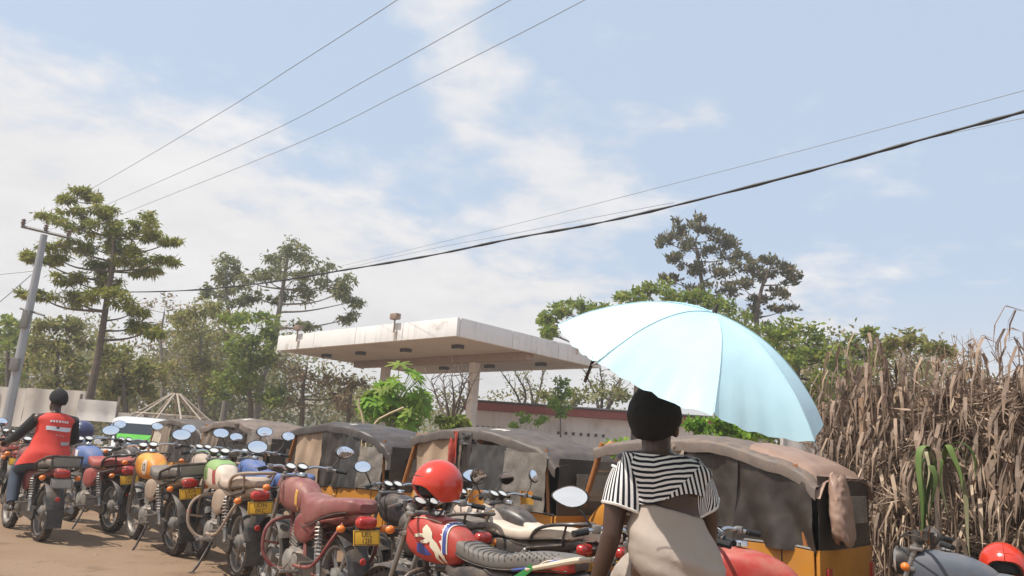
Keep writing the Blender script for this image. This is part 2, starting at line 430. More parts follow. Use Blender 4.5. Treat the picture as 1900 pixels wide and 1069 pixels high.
# ---------------------------------------------------------------- low white building behind the canopy
m_wall = mat('plaster_wall', (.80, .745, .70), .85, streak=.3, var=.05, vscale=.8, col2=(.56, .47, .41), c2lo=.55, c2hi=.8, c2scale=.7)
m_redband = mat('red_fascia', (.33, .075, .06), .7, var=.15, vscale=1)
BY = 34.0
P0, P1 = at(872, 757, BY), at(1425, 776, BY); zt = 3.65
bld = empty('low_building', (0, 0, 0), 0, 'low white block building with dark red roof band behind the canopy', 'building')
bx0, bx1 = P0.x, P1.x
q = MB(); q.box(((bx0+bx1)/2, BY+3, (zt-.34)/2+.002), (bx1-bx0, 6, zt-.34)); q.build('wall', m_wall, bld)
q = MB(); q.box(((bx0+bx1)/2, BY+3, zt-.16), (bx1-bx0+.6, 6.8, .34), None, .03); rf = q.build('roof_band', m_redband, bld)
q = MB(); q.box(((bx0+bx1)/2, BY+3, zt+.06), (bx1-bx0+.8, 7.1, .06)); q.build('roof_sheet', mat('roof_sheet', (.14, .14, .15), .6), bld)
for row, (u0, u1, nn) in enumerate(((.03, .19, 10), (.30, .45, 7), (.6, .8, 9))):
    for i in range(nn):
        x = bx0+(bx1-bx0)*(u0+(u1-u0)*i/(nn-1))
        fr = MB(); fr.box((x, BY-.012, 2.55), (.15, .04, .17), None, .01); w = fr.build('vent_block', mat('vent_block', (.5, .45, .41), .8), bld)
        h = MB(); h.box((x, BY-.036, 2.55), (.10, .012, .11)); h.build('vent_hole', mat('hole', (.03, .025, .02), .9), w)

# ---------------------------------------------------------------- pale sheet walls / stalls on the far left
m_sheet = mat('pale_sheet', (.55, .50, .44), .8, var=.08, vscale=1.0, col2=(.42, .36, .30), c2lo=.55, c2hi=.8, c2scale=1.1)
def sheet_wall(name, label, cat, x0, y0, x1, y1, Y, n, mt, posts=True, depth=.03):
    a = at(x0, y0, Y); c = at(x1, y1, Y); t = empty(name, (a.x, Y, 0), 0, label, cat)
    w = (c.x-a.x)/n
    for i in range(n):
        q = MB(); z1 = a.z+(at(x0+(x1-x0)*(i+.5)/n, y0+(at(x1, y0, Y).z*0), Y).z-a.z)*0+R.uniform(-.04, .04); z0 = max(c.z, .05)
        wob = R.uniform(-.04, .04)
        q.grid(lambda u, v: (w*i+.01+(w-.02)*u, wob+.03*sin(u*9+i)+.02*sin(v*5), z0+(z1-z0)*v), 8, 4, two=depth); q.build('sheet', mt, t)
    if posts:
        for i in range(n+1):
            q = MB(); q.tube([(w*i, .06, 0.002), (w*i, .06, a.z+.1)], .035, 6); q.build('post', mat('weathered_post', (.2, .15, .11), .9, var=.25), t)
    return t
sheet_wall('sheet_fence', 'long pale sheet-metal enclosure behind the leaning utility pole', 'fence', -60, 712, 148, 800, 22.5, 4, m_sheet)
sheet_wall('notice_board', 'blank off-white board on posts beside the red-vested rider', 'board', 148, 738, 212, 784, 20.5, 1, mat('board_white', (.62, .58, .54), .7, var=.05))
sheet_wall('sheet_screen', 'low grey-white sheet screen just above the white car roof', 'screen', 214, 763, 262, 800, 24.0, 1, mat('sheet_grey', (.5, .47, .43), .8, var=.08))
sheet_wall('sheet_screen', 'grey-white sheet screen beneath the bare stick roof frame', 'screen', 276, 768, 345, 800, 24.5, 2, mat('sheet_grey', (.5, .47, .43), .8))

tag(sheet_wall('pale_wall', 'pale grey wall section glimpsed between the umbrella and the dry fence', 'wall', 1452, 792, 1640, 905, 13.5, 3, mat('pale_wall', (.46, .44, .42), .85, var=.08, streak=.4), posts=False, depth=.08), kind='thing')

# bare conical frame of sticks
hb = at(327, 731, 23.0); hut = empty('stick_roof_frame', (hb.x, 23, 0), 0, 'bare cone-shaped roof frame of pale sticks above the screens', 'hut frame')
m_stick = mat('pale_stick', (.42, .35, .28), .9, var=.2)
for k in range(11):
    a = 2*pi*k/11+.2; q = MB(); rr_ = 1.25
    q.tube([(.12*cos(a), .12*sin(a), hb.z), (rr_*cos(a), rr_*sin(a), hb.z-.85)], .028, 5); q.build('rafter', m_stick, hut)
q = MB(); q.tube([(1.0*cos(2*pi*k/20), 1.0*sin(2*pi*k/20), hb.z-.66) for k in range(20)], .02, 5, closed=True); q.build('ring_pole', m_stick, hut)
for k in range(5):
    a = 2*pi*k/5; q = MB(); q.tube([(1.2*cos(a), 1.2*sin(a), 0.002), (1.2*cos(a), 1.2*sin(a), hb.z-.80)], .05, 6); q.build('post', m_stick, hut)

# ---------------------------------------------------------------- utility pole and wires
pole_base = at(10, 800, 20.0); pole_base.z = .002
ptop = at(82, 436, 20.0)
pole = empty('utility_pole', pole_base, 0, 'leaning grey metal utility pole with one crossarm', 'utility pole')
m_pole = mat('galvanised_pole', (.33, .33, .34), .5, metal=.4, var=.12, vscale=2)
d = ptop-pole_base
q = MB(); q.tube([(0, 0, 0), d*.5, d], [.13, .11, .085], 12); q.build('shaft', m_pole, pole)
al, ar = at(40, 420, 20.0)-pole_base, at(128, 441, 20.0)-pole_base
q = MB(); q.tube([al, ar], .045, 4); arm_ = q.build('crossarm', mat('arm_steel', (.16, .15, .14), .6), pole)
for f in (.02, .5, .98):
    p = al.lerp(ar, f); q = MB(); q.lathe([(0.01, 0), (.05, .02), (.05, .06), (.075, .08), (.03, .12), (.07, .15), (.02, .2), (0, .21)], p+Vector((0, 0, .03)), n=10)
    q.build('insulator', mat('insulator', (.16, .11, .09), .3), pole)
q = MB(); p1 = d*.63; q.box(p1+Vector((.02, -.1, 0)), (.2, .1, .5), None, .02); q.build('bracket', mat('arm_steel'), pole)
q = MB(); q.tube([d*.66+Vector((-.25, 0, .1)), d*.66+Vector((.45, 0, -.05))], .03, 5); q.build('lower_arm', mat('arm_steel'), pole)
p = d*.30; q = MB(); q.box(d*.44+Vector((.02, -.16, 0)), (.22, .14, .34), None, .02); q.build('meter_box', mat('arm_steel'), pole)

m_wire = mat('bare_wire', (.26, .26, .27), .5, metal=.3, var=.05); m_cable = mat('black_cable', (.012, .012, .014), .5, var=.05)
def wire(name, label, a, c, sag, r, m, wob=0, group=None, n=26, twist=0):
    q = MB(); P = []
    for i in range(n+1):
        t = i/n; p = a.lerp(c, t); p = p+Vector((0, 0, -4*sag*t*(1-t)))
        if wob: p = p+Vector((0, 0, wob*sin(t*23)+wob*.5*sin(t*51)))
        P.append(p)
    rr_ = [r*(1+twist*(.5*sin(i*1.9)+.35*sin(i*.77))) for i in range(n+1)]
    q.tube(P, rr_, 6); o = q.build(name, m); tag(o, label, 'wire', group); return o
def wire_px(name, label, px, Ya, Yb, r, m, group=None, twist=0, cat='wire'):
    """a wire that hangs in the vertical plane through its two ends and passes through the given picture points"""
    A = at(*px[0], Ya); B = at(*px[-1], Yb); nrm = Vector((B.y-A.y, -(B.x-A.x), 0)).normalized(); o = Vector((0, 0, CAM_H)); P = []
    for x, y in px:
        d = ray(x, y); P.append(o+d*((A-o).dot(nrm)/d.dot(nrm)))
    P = catmull(P, 8); q = MB(); q.tube(P, [r*(1+twist*(.5*sin(i*1.9)+.35*sin(i*.77))) for i in range(len(P))], 6)
    return tag(q.build(name, m), label, cat, group)
G3 = 'three thin overhead lines'
wire_px('power_line', 'uppermost of the three thin overhead lines crossing the upper left sky', [(800, -45), (737, 0), (550, 120), (400, 215), (170, 350), (45, 416)], 7, 20, .0045, m_wire, G3)
wire_px('power_line', 'middle one of the three thin overhead lines crossing the upper left sky', [(1030, -48), (947, 0), (700, 137), (500, 245), (205, 377), (85, 430)], 7, 20, .0045, m_wire, G3)
wire_px('power_line', 'lowest of the three thin overhead lines crossing the upper left sky', [(1170, -45), (1085, 0), (950, 70), (750, 170), (550, 267), (240, 392), (126, 438)], 7, 20, .0045, m_wire, G3)
wire_px('overhead_cable', 'thick black twisted cable bundle crossing the sky from the right edge', [(1990, 178), (1900, 207), (1700, 262), (1500, 318), (1250, 382), (1100, 416), (950, 443), (800, 474), (640, 501), (460, 529), (300, 541), (110, 542)], 8.5, 30, .022, m_cable, twist=.5, cat='cable')
wire_px('overhead_wire', 'thin wire running just above the thick black cable', [(1990, 143), (1900, 168), (1500, 276), (1250, 341), (1000, 405), (800, 454), (620, 497)], 8.6, 28, .0050, m_wire)
wire_px('overhead_wire', 'thin slack wire splitting off below the thick black cable', [(1990, 203), (1900, 219), (1800, 240), (1720, 258), (1640, 281)], 8.5, 10.6, .0045, m_wire)
wire_px('overhead_wire', 'faint wire between the thick black cable and the thin one above', [(1250, 376), (1100, 404), (950, 434), (800, 462), (640, 498)], 14.5, 28, .0055, m_wire)
wire_px('overhead_wire', 'short wire reaching the utility pole from the left edge', [(-40, 512), (0, 509), (62, 503)], 19.6, 20, .012, m_wire)
wire_px('stay_wire', 'slanting stay wire below the pole bracket at the left edge', [(-40, 590), (0, 560), (58, 510)], 19, 20, .012, m_wire)
# ================================================================= motorcycles
m_tyre = mat('tyre_rubber', (.022, .020, .019), .85, var=.2, dust=.35, bump=.3, bscale=60)
m_rim = mat('alloy_rim', (.32, .31, .30), .45, metal=.6, var=.15, dust=.4)
m_chrome = mat('chrome', (.62, .62, .62), .18, metal=1.0, var=.08, dust=.12)
m_steel = mat('dull_steel', (.30, .29, .28), .4, metal=.8, var=.2, dust=.4)
m_engine = mat('engine_alloy', (.30, .29, .27), .5, metal=.6, var=.25, vscale=14, dust=.45)
m_black = mat('black_plastic', (.018, .018, .018), .45, var=.2, dust=.22)
m_blackpaint = mat('black_frame', (.02, .02, .021), .35, var=.2, dust=.3)
m_mirror = mat('mirror_glass', (.92, .94, .97), .03, metal=1.0, var=.02)
m_redlens = mat('red_lens', (.42, .018, .012), .2, var=.1, dust=.12, coat=.5)
m_amber = mat('amber_lens', (.75, .19, .015), .22, var=.08, dust=.1, coat=.5)
m_glass = mat('lamp_glass', (.75, .78, .8), .08, metal=.6, var=.05)
m_plate = mat('yellow_plate', (.80, .42, .015), .5, var=.1, dust=.08)
m_ink = mat('plate_ink', (.05, .035, .02), .6, var=.1)
m_dial = mat('dial_face', (.6, .6, .58), .25, var=.05)
m_grip = mat('rubber_grip', (.015, .015, .015), .8, var=.1)

def interp(st, n):
    return catmull([Vector(s) if len(s) <= 4 else Vector(s[:4]) for s in st], n)
def sect(x, w, zb, zt, n=20, e=2.4, flat=.25):
    o = []; zc = (zb+zt)/2; h = (zt-zb)/2
    for k in range(n):
        a = 2*pi*k/n; c, s = cos(a), sin(a)
        yy = w*(abs(c)**(2/e))*(1 if c >= 0 else -1); zz = h*(abs(s)**(2/e))*(1 if s >= 0 else -1)
        o.append(Vector((x, yy, zc+zz)))
    return o
def loftbody(b, st, sub=4, n=20, e=2.4, wr=0.0, seed=0):
    rings = [sect(s[0], max(s[1], .003), s[2], s[3], n, e) for s in catmull([Vector(s) for s in st], sub)]
    if wr: rings = [[p+Vector((0, 1, .4))*wr*fbm(p+Vector((seed, 0, 0)), 11) for p in r] for r in rings]
    b.loft(rings); return b

TANK = [(.555, .03, .79, .83), (.57, .072, .755, .865), (.64, .102, .715, .925), (.76, .126, .70, .972), (.90, .136, .70, .990), (1.01, .128, .725, .982), (1.085, .098, .765, .955), (1.115, .058, .80, .92), (1.125, .02, .84, .88)]
TPTS = None
def tank_surf(x, a, off=0.0):
    """a point on the tank: x station, angle a (0 = left side, pi/2 = top)"""
    global TPTS
    if TPTS is None: TPTS = catmull([Vector(s) for s in TANK], 8)
    pts = TPTS; best = min(range(len(pts)-1), key=lambda i: abs(pts[i][0]-x)); p = pts[best]; q = pts[best+1] if x >= p[0] else pts[max(best-1, 0)]
    t = 0 if abs(q[0]-p[0]) < 1e-9 else (x-p[0])/(q[0]-p[0]); s = p.lerp(q, max(0, min(1, t)))
    zc = (s[2]+s[3])/2; h = (s[3]-s[2])/2+off; w = s[1]+off; e = 2.9; c, sn = cos(a), sin(a)
    return Vector((x, w*(abs(c)**(2/e))*(1 if c >= 0 else -1), zc+h*(abs(sn)**(2/e))*(1 if sn >= 0 else -1)))
def tank_z(x, z, off=.003, side=1):
    """the tank's skin at height z on one side"""
    lo, hi = -1.2, pi/2
    for _ in range(22):
        m = (lo+hi)/2
        if tank_surf(x, m, off).z < z: lo = m
        else: hi = m
    p = tank_surf(x, lo, off); return Vector((p.x, p.y*side, p.z))
def decal(poly, name, m, parent, off=.003, n=10, side=1):
    """flat print that follows the left side of the tank; poly in (x,z)"""
    bm = bmesh.new(); vs = [bm.verts.new((x, z, 0)) for x, z in poly]; bm.faces.new(vs)
    bmesh.ops.triangulate(bm, faces=bm.faces[:])
    for _ in range(2): bmesh.ops.subdivide_edges(bm, edges=bm.edges[:], cuts=1, use_grid_fill=True)
    for v in bm.verts: v.co = tank_z(v.co.x, v.co.y, off, side)
    me = bpy.data.meshes.new(name); bm.normal_update(); bm.to_mesh(me); bm.free(); me.materials.append(None)
    return link(name, me, m, parent)

def wheel_parts(parent, x, spoke, rear):
    zc = .300
    w = empty_part('rear_wheel' if rear else 'front_wheel', parent, (x, 0, zc))
    tw = .052 if rear else .044
    prof = [(.232, -.03), (.262, -tw), (.285, -tw*.8), (.296, -tw*.35), (.2985, 0), (.296, tw*.35), (.285, tw*.8), (.262, tw), (.232, .03)]
    def ty(b):
        b.lathe(prof, axis='Y', n=36)
        for k in range(36):      # tread blocks
            a = 2*pi*k/36; ca_, sa_ = cos(a), sin(a)
            for s in (-1, 1):
                M = Matrix.Rotation(-a, 3, 'Y'); b.box(M @ Vector((.2945, s*tw*.5, 0)), (.012, tw*.62, .026), M)
    link('tyre', cached('tyre_%d' % rear, ty), m_tyre, w)
    def rm(b): b.lathe([(.236, -.028), (.240, -.036), (.222, -.032), (.215, -.012), (.215, .012), (.222, .032), (.240, .036), (.236, .028), (.226, 0)], axis='Y', n=32, closed=True)
    link('rim', cached('rim', rm), m_rim if spoke == 'alloy' else m_steel, w)
    def sp(b):
        if spoke == 'alloy':
            for k in range(6):
                a = 2*pi*k/6
                for da in (-.13, .13):
                    b.tube([(.05*cos(a), 0, .05*sin(a)), (.14*cos(a+da*.5), .006, .14*sin(a+da*.5)), (.222*cos(a+da), 0, .222*sin(a+da))], [.016, .011, .012], 5)
        else:
            for k in range(28):
                a = 2*pi*k/28; s = 1 if k % 2 else -1
                b.tube([(.045*cos(a+.5*s), s*.03, .045*sin(a+.5*s)), (.222*cos(a), 0, .222*sin(a))], .0028, 4, caps=False)
    link('spokes', cached('spokes_'+spoke, sp), m_rim if spoke == 'alloy' else m_steel, w)
    link('hub', cached('hub', lambda b: b.lathe([(0, -.06), (.03, -.06), (.075, -.05), (.078, .045), (.055, .055), (.02, .075), (0, .075)], axis='Y', n=20)), m_engine, w)
    return w
def empty_part(name, parent, loc):
    o = bpy.data.objects.new(name, None); C.objects.link(o); o.parent = parent; o.location = loc; o.empty_display_size = .05; return o

def fender(b, x, r, w, a0, a1, n=14, zc=.30):
    def f(u, v):
        a = a0+(a1-a0)*u; y = (v-.5)*2; rr_ = r-.022*y*y; return (x+rr_*cos(a), w*y, zc+rr_*sin(a))
    b.grid(f, n, 6, two=.006)

def indicator(parent, base, tip, m=None):
    i = link('indicator', cached('ind_%s' % str([round(v, 3) for v in (*base, *tip)]), lambda b: b.tube([base, tip], .009, 6)), m_black, parent)
    d = (Vector(tip)-Vector(base)).normalized()
    link('lens', cached('indl_%s' % str([round(v, 3) for v in tip]), lambda b: b.sphere(Vector(tip)+d*.02, (.030, .034, .028), 10, 7)), m_amber, i)

def mirror(parent, s, reach=.40, zt=1.25, yaw=0.0, pitch=.12, shape='oval', glassmat=None):
    base = (.955, .30*s, 1.075); top = Vector((.965, reach*s, zt))
    def st(b): b.tube([base, (.95, (.31+.4*(reach-.3))*s, 1.15), (top.x, top.y-.03*s, top.z-.045)], .0065, 6, smooth=4)
    mo = link('mirror', cached('mst_%.2f_%.2f_%d' % (reach, zt, s), st), m_black, parent)
    hx, hz = {'oval': (.088, .052), 'round': (.062, .062), 'drop': (.098, .056)}[shape]
    def outline(k, sc):
        a = 2*pi*k/22; x = hx*cos(a)*sc; z = hz*sin(a)*sc
        if shape == 'drop': z *= (1-.35*(x/hx)*1.0) if x*1 > 0 else 1.0
        return x, z
    M = Matrix.Rotation(-yaw*1.0, 3, 'Z') @ Matrix.Rotation(pitch, 3, 'Y')   # faces -x, tipped a little skyward
    def shell(b):
        rings = []
        for dx, sc in ((-.008, .96), (-.006, 1.04), (.004, 1.06), (.02, .8), (.032, .4), (.035, .05)):
            rings.append([top+M @ Vector((dx, outline(k, sc)[0]*s, outline(k, sc)[1])) for k in range(22)])
        b.loft(rings)
    def gl(b):
        rings = []
        for dx, sc in ((-.0095, .95), (-.0105, .6), (-.0112, .02)):
            rings.append([top+M @ Vector((dx, outline(k, sc)[0]*s, outline(k, sc)[1])) for k in range(22)])
        b.loft(rings)
    key = '%s_%d_%.2f_%.2f_%.2f_%.2f' % (shape, s, reach, zt, yaw, pitch)
    link('shell', cached('msh_'+key, shell), m_black, mo); link('glass', cached('mgl_'+key, gl), glassmat or m_mirror, mo)

def motorcycle(pos, theta, label, tank, seat, panel=None, guard=None, rear='rail', rearmat=None, spoke='alloy', plate='', lean=0.0, frame_m=None, fend=None,
               group='motorcycles parked in the row', mirrors=(('oval', .40, 1.25, 0.0, .12), ('oval', .40, 1.25, 0.0, .12)), scale=.97, tank2=None, seatst=None, seat2=None, headm=None,
               steer=0.0, stand=True, seatwr=0.008, cowl=True, platemat=None, flyscreen=False):
    panel = panel or tank; frame_m = frame_m or m_blackpaint; fend = fend or m_black; rearmat = rearmat or m_blackpaint
    t = empty('motorcycle', (pos[0], pos[1], 0.004), 0, label, 'motorcycle', group, scale)
    # heading: theta degrees left of straight away from the camera
    t.rotation_mode = 'XYZ'
    rz = pi/2+radians(theta)
    t.rotation_euler = (Matrix.Rotation(rz, 4, 'Z') @ Matrix.Rotation(radians(-lean), 4, 'X')).to_euler()
    wheel_parts(t, 0, spoke, True)
    # ---- frame and engine
    def fr(b):
        b.tube([(1.03, 0, .92), (.95, 0, .80), (.55, 0, .72), (.30, 0, .70), (-.12, 0, .74)], .024, 8, smooth=4)
        b.tube([(1.03, 0, .86), (.93, 0, .52), (.86, 0, .24)], .02, 8, smooth=4)
        for s in (-1, 1):
            b.tube([(.58, .03*s, .72), (.40, .11*s, .48), (.36, .11*s, .30), (.55, .09*s, .20), (.86, .05*s, .23)], .016, 6, smooth=4)
            b.tube([(.40, .11*s, .52), (.12, .135*s, .70), (-.22, .11*s, .76)], .014, 6)
            b.tube([(.34, .10*s, .33), (.15, .125*s, .31), (-.03, .125*s, .30)], .02, 8)
        b.tube([(0, -.14, .30), (0, .14, .30)], .013, 8)
    link('frame', cached('bk_frame', fr), frame_m, t)
    def en(b):
        b.box((.60, 0, .34), (.36, .20, .22), None, .05); b.box((.76, 0, .33), (.16, .18, .16), None, .04)
        for s in (-1, 1):
            b.lathe([(0, s*.135), (.07, s*.135), (.095, s*.12), (.10, s*.09)], (.70, 0, .33), 'Y', 20); b.lathe([(0, s*.145), (.06, s*.142), (.08, s*.12), (.085, s*.09)], (.52, 0, .35), 'Y', 20)
        M = Matrix.Rotation(radians(-14), 3, 'Y')
        for k in range(9):
            b.box(Vector((.72, 0, .45))+M @ Vector((0, 0, .024*k)), (.155-.006*(k > 6), .16-.01*(k > 6), .010), M)
        b.box(Vector((.72, 0, .45))+M @ Vector((0, 0, .10)), (.10, .10, .22), M, .01)
        b.box(Vector((.72, 0, .45))+M @ Vector((0, 0, .235)), (.13, .12, .05), M, .015)
    link('engine', cached('bk_engine', en), m_engine, t)
    def ex(b):
        b.tube([(.80, -.05, .52), (.90, -.07, .44), (.90, -.10, .26), (.74, -.13, .19), (.45, -.155, .20), (.25, -.165, .235)], .019, 8, smooth=5)
        b.tube([(.28, -.165, .23), (.22, -.168, .243), (-.22, -.18, .33), (-.27, -.18, .34)], [.026, .044, .047, .03], 14)
    link('exhaust', cached('bk_exhaust', ex), m_steel, t)
    def sh(b, s):
        a = Vector((.03, s*.145, .32)); c = Vector((.14, s*.14, .68)); d = (c-a)
        b.tube([a, a+d*.45], .020, 8); b.tube([a, c], .010, 8)
        sd, u = rot_to(d.normalized()); P = []
        for k in range(64):
            an = k/64*2*pi*9; P.append(a+d*(.30+.66*k/63)+(sd*cos(an)+u*sin(an))*.030)
        b.tube(P, .0062, 5)
        b.sphere(a, .022, 8, 6); b.sphere(c, .022, 8, 6)
    for s in (1, -1): link('shock_absorber', cached('bk_shock%d' % s, lambda b: sh(b, s)), m_steel, t)
    def cc(b):
        b.prism([(.52, .28), (.60, .34), (.56, .42), (.40, .42), (.05, .385), (-.09, .35), (-.10, .27), (-.05, .22), (.10, .24), (.38, .25)], .03, Matrix.Rotation(pi/2, 3, 'X'), (0, .125, 0))
    link('chain_cover', cached('bk_chain', cc), m_black, t)
    def pegs(b, s):
        if 1:
            b.tube([(.42, .10*s, .29), (.42, .29*s, .295)], .014, 6); b.tube([(.14, .13*s, .40), (.13, .27*s, .40)], .013, 6); b.tube([(.36, .12*s, .34), (.14, .135*s, .40), (.18, .12*s, .55)], .010, 6)
    for s in (1, -1): link('footpeg', cached('bk_pegs%d' % s, lambda b: pegs(b, s)), m_steel, t)
    link('gear_lever', cached('bk_gear', lambda b: b.tube([(.60, .15, .33), (.66, .17, .26), (.76, .17, .27), (.76, .22, .27)], .008, 6)), m_steel, t)
    link('kick_lever', cached('bk_kick', lambda b: b.tube([(.46, -.16, .36), (.40, -.19, .5), (.40, -.26, .52)], .009, 6)), m_steel, t)
    if stand:
        def sd_(b): b.tube([(.50, .12, .26), (.44, .24, .06), (.42, .285, .012)], .012, 6); b.box((.41, .295, .008), (.07, .05, .012), None, .004)
        if lean > 0: link('side_stand', cached('bk_stand', sd_), m_blackpaint, t)
        else:
            def cs(b):
                for s in (-1, 1): b.tube([(.40, .10*s, .28), (.33, .15*s, .02), (.27, .17*s, .012)], .013, 6)
                b.tube([(.35, -.13, .10), (.35, .13, .10)], .010, 6)
            link('centre_stand', cached('bk_cstand', cs), m_blackpaint, t)
    # ---- tank, panels, seat
    tk = link('fuel_tank', cached('bk_tank', lambda b: loftbody(b, TANK, 5, 30, 2.9)), tank, t)
    link('filler_cap', cached('bk_cap', lambda b: b.lathe([(0, .028), (.03, .028), (.038, .02), (.04, 0)], (.88, 0, 1.0), n=16)), m_chrome, tk)
    for s in (1, -1):
        def sp_(b):
            st = [(.63, .010, .58, .62), (.60, .016, .53, .70), (.48, .022, .50, .735), (.34, .022, .53, .74), (.22, .016, .60, .745), (.12, .010, .68, .74)]
            rings = [[p+Vector((0, .118*s-.02*s*(1 if q[0] < .3 else 0), 0)) for p in sect(q[0], q[1], q[2], q[3], 12, 2.2)] for q in catmull([Vector(x) for x in st], 3)]
            b.loft(rings)
        link('side_panel', cached('bk_panel%d' % s, sp_), panel, t)
    st = seatst or [(.68, .03, .83, .86), (.665, .07, .80, .885), (.56, .105, .765, .865), (.40, .125, .745, .835), (.22, .138, .745, .838), (.06, .140, .765, .872), (-.14, .128, .79, .886), (-.27, .10, .80, .882), (-.315, .04, .82, .86)]
    se = link('seat', (lambda b: (loftbody(b, st, 5, 28, 4.2, seatwr, pos[0]), b.mesh('seat'))[1])(MB()), seat, t)
    link('seat_trim', (lambda b: ([b.tube([Vector((s_[0], sg*(s_[1]*.985+.003), s_[2]+.012)) for s_ in st[1:-1]], .005, 5, smooth=4) for sg in (1, -1)][:1] and b.mesh('seat_trim')))(MB()), m_black, se)
    if seat2:
        link('seat_piping', (lambda b: (b.tube([Vector((s_[0], s_[1]+.004, (s_[2]*.62+s_[3]*.38))) for s_ in st[1:-1]], .006, 5, smooth=4), b.tube([Vector((s_[0], -s_[1]-.004, (s_[2]*.62+s_[3]*.38))) for s_ in st[1:-1]], .006, 5, smooth=4), b.mesh('seat_piping'))[2])(MB()), seat2, se)
    if cowl:
        def cw(b):
            loftbody(b, [(.16, .10, .69, .745), (.02, .115, .68, .775), (-.16, .10, .70, .80), (-.28, .075, .725, .81), (-.345, .04, .745, .79), (-.352, .01, .76, .77)], 4, 18, 2.6)
        link('tail_cowl', cached('bk_cowl', cw), panel, t)
    # ---- rear end
    rf_ = link('rear_fender', cached('bk_rfender', lambda b: fender(b, 0, .352, .088, radians(60), radians(172), 16)), fend, t)
    def flap(b):
        b.grid(lambda u, v: (-.352-.045*u, (v-.5)*.17*(1-.1*u), .36-.19*u), 4, 4, two=.006)
    link('mud_flap', cached('bk_flap', flap), m_black, rf_)
    link('reflector', cached('bk_refl', lambda b: b.lathe([(0, -.014), (.022, -.012), (.026, 0)], (-.362, 0, .47), 'X', 14)), m_redlens, rf_)
    def tl(b):
        rings = []
        for dx, sc in ((0, 1.0), (-.03, 1.0), (-.05, .86), (-.062, .5), (-.066, .05)):
            rings.append([Vector((-.335+dx, .082*sc*(abs(cos(a))**.7)*(1 if cos(a) > 0 else -1), .742+.045*sc*(abs(sin(a))**.7)*(1 if sin(a) > 0 else -1))) for a in [2*pi*k/20 for k in range(20)]])
        b.loft(rings)
    link('tail_light', cached('bk_tail', tl), m_redlens, t)
    link('tail_bracket', cached('bk_tbr', lambda b: b.box((-.30, 0, .69), (.10, .11, .10), None, .02)), m_black, t)
    for s in (1, -1): indicator(t, (-.28, .06*s, .70), (-.30, .155*s, .695))
    pl = link('number_plate', cached('bk_plate', lambda b: b.box((0, 0, 0), (.006, .215, .105), None, .004)), platemat or m_plate, t, loc=(-.382, 0, .640), rot=(0, radians(14), 0))
    link('plate_border', cached('bk_plb', lambda b: [b.box((-.0040, y, z), (.0012, w, h)) for y, z, w, h in ((0, .047, .20, .004), (0, -.047, .20, .004), (.100, 0, .004, .09), (-.100, 0, .004, .09))]), m_ink, pl)
    if plate:
        for ln, zz, sz in ((plate[0], .020, .052), (plate[1], -.024, .050)):
            if ln: text('plate_lettering', ln, sz, m_ink, pl, frame((-.0042, 0, zz), (0, -1, 0), (-1, 0, 0)), .0006)
    if rear == 'rail':
        def gr(b):
            for s in (-1, 1): b.tube([(.10, .135*s, .77), (.02, .155*s, .85), (-.12, .155*s, .90), (-.30, .13*s, .925), (-.385, .07*s, .93), (-.40, 0, .93)], .0145, 8, smooth=4)
            for s in (-1, 1): b.tube([(-.20, .10*s, .77), (-.27, .135*s, .92)], .010, 6)
        link('grab_rail', cached('bk_rail', gr), rearmat, t)
    elif rear == 'rack':     # flat metal box-section carrier with a plate between the tubes
        def gr(b):
            for s in (-1, 1):
                b.tube([(.14, .145*s, .76), (.04, .165*s, .84), (-.30, .165*s, .915), (-.42, .15*s, .93), (-.44, .14*s, .82), (-.26, .12*s, .77), (.05, .13*s, .75)], .013, 6)
            b.tube([(-.42, .15, .93), (-.42, -.15, .93)], .013, 6); b.tube([(-.44, .14, .82), (-.44, -.14, .82)], .013, 6); b.tube([(-.1, .165, .872), (-.1, -.165, .872)], .011, 6); b.tube([(-.25, .165, .905), (-.25, -.165, .905)], .011, 6)
        rk = link('carrier_rack', cached('bk_rack', gr), rearmat, t)
        link('rack_panel', cached('bk_rackp', lambda b: b.box((-.428, 0, .873), (.008, .255, .086), Matrix.Rotation(radians(8), 3, 'Y'), .004)), mat('rack_panel', (.20, .18, .14), .55, var=.2, dust=.3), rk)
    elif rear == 'tall':     # upright luggage cage
        def gr(b):
            for s in (-1, 1):
                b.tube([(.05, .15*s, .86), (-.40, .15*s, .90)], .010, 6); b.tube([(.05, .16*s, 1.06), (-.40, .16*s, 1.10)], .010, 6)
                for x in (.05, -.10, -.25, -.40): b.tube([(x, .15*s, .86+.0*x), (x, .16*s, 1.06-.09*(x-.05))], .008, 6)
            for x in (.05, -.4): b.tube([(x, .16, 1.06 if x > 0 else 1.10), (x, -.16, 1.06 if x > 0 else 1.10)], .010, 6)
            for x in (-.05, -.15, -.25, -.35): b.tube([(x, .15, .885), (x, -.15, .885)], .008, 6)
        link('carrier_rack', cached('bk_tall', gr), rearmat, t)
    # ---- front end turns about the steering head
    fe = empty_part('fork_assembly', t, (1.04, 0, 0)); fe.rotation_euler = (0, 0, radians(steer)); X = -1.04
    def sh_(fn):      # shift local x to the steering axis
        def g_(b):
            q = MB(); fn(q); b.add([(v[0]+X, v[1], v[2]) for v in q.v], q.f)
        return g_
    def fk(b):
        for s in (-1, 1):
            b.tube([(1.30, .088*s, .30), (1.225, .088*s, .52)], .027, 10); b.tube([(1.23, .088*s, .50), (1.05, .088*s, 1.02)], .018, 10)
        b.box((1.10, 0, .86), (.07, .23, .03), None, .01); b.box((1.055, 0, .99), (.08, .23, .025), None, .01); b.tube([(1.30, -.11, .30), (1.30, .11, .30)], .013, 8)
    link('fork', cached('bk_fork', sh_(fk)), m_steel, fe)
    link('front_fender', cached('bk_ffender', sh_(lambda b: fender(b, 1.30, .335, .07, radians(12), radians(150), 16))), fend, fe)
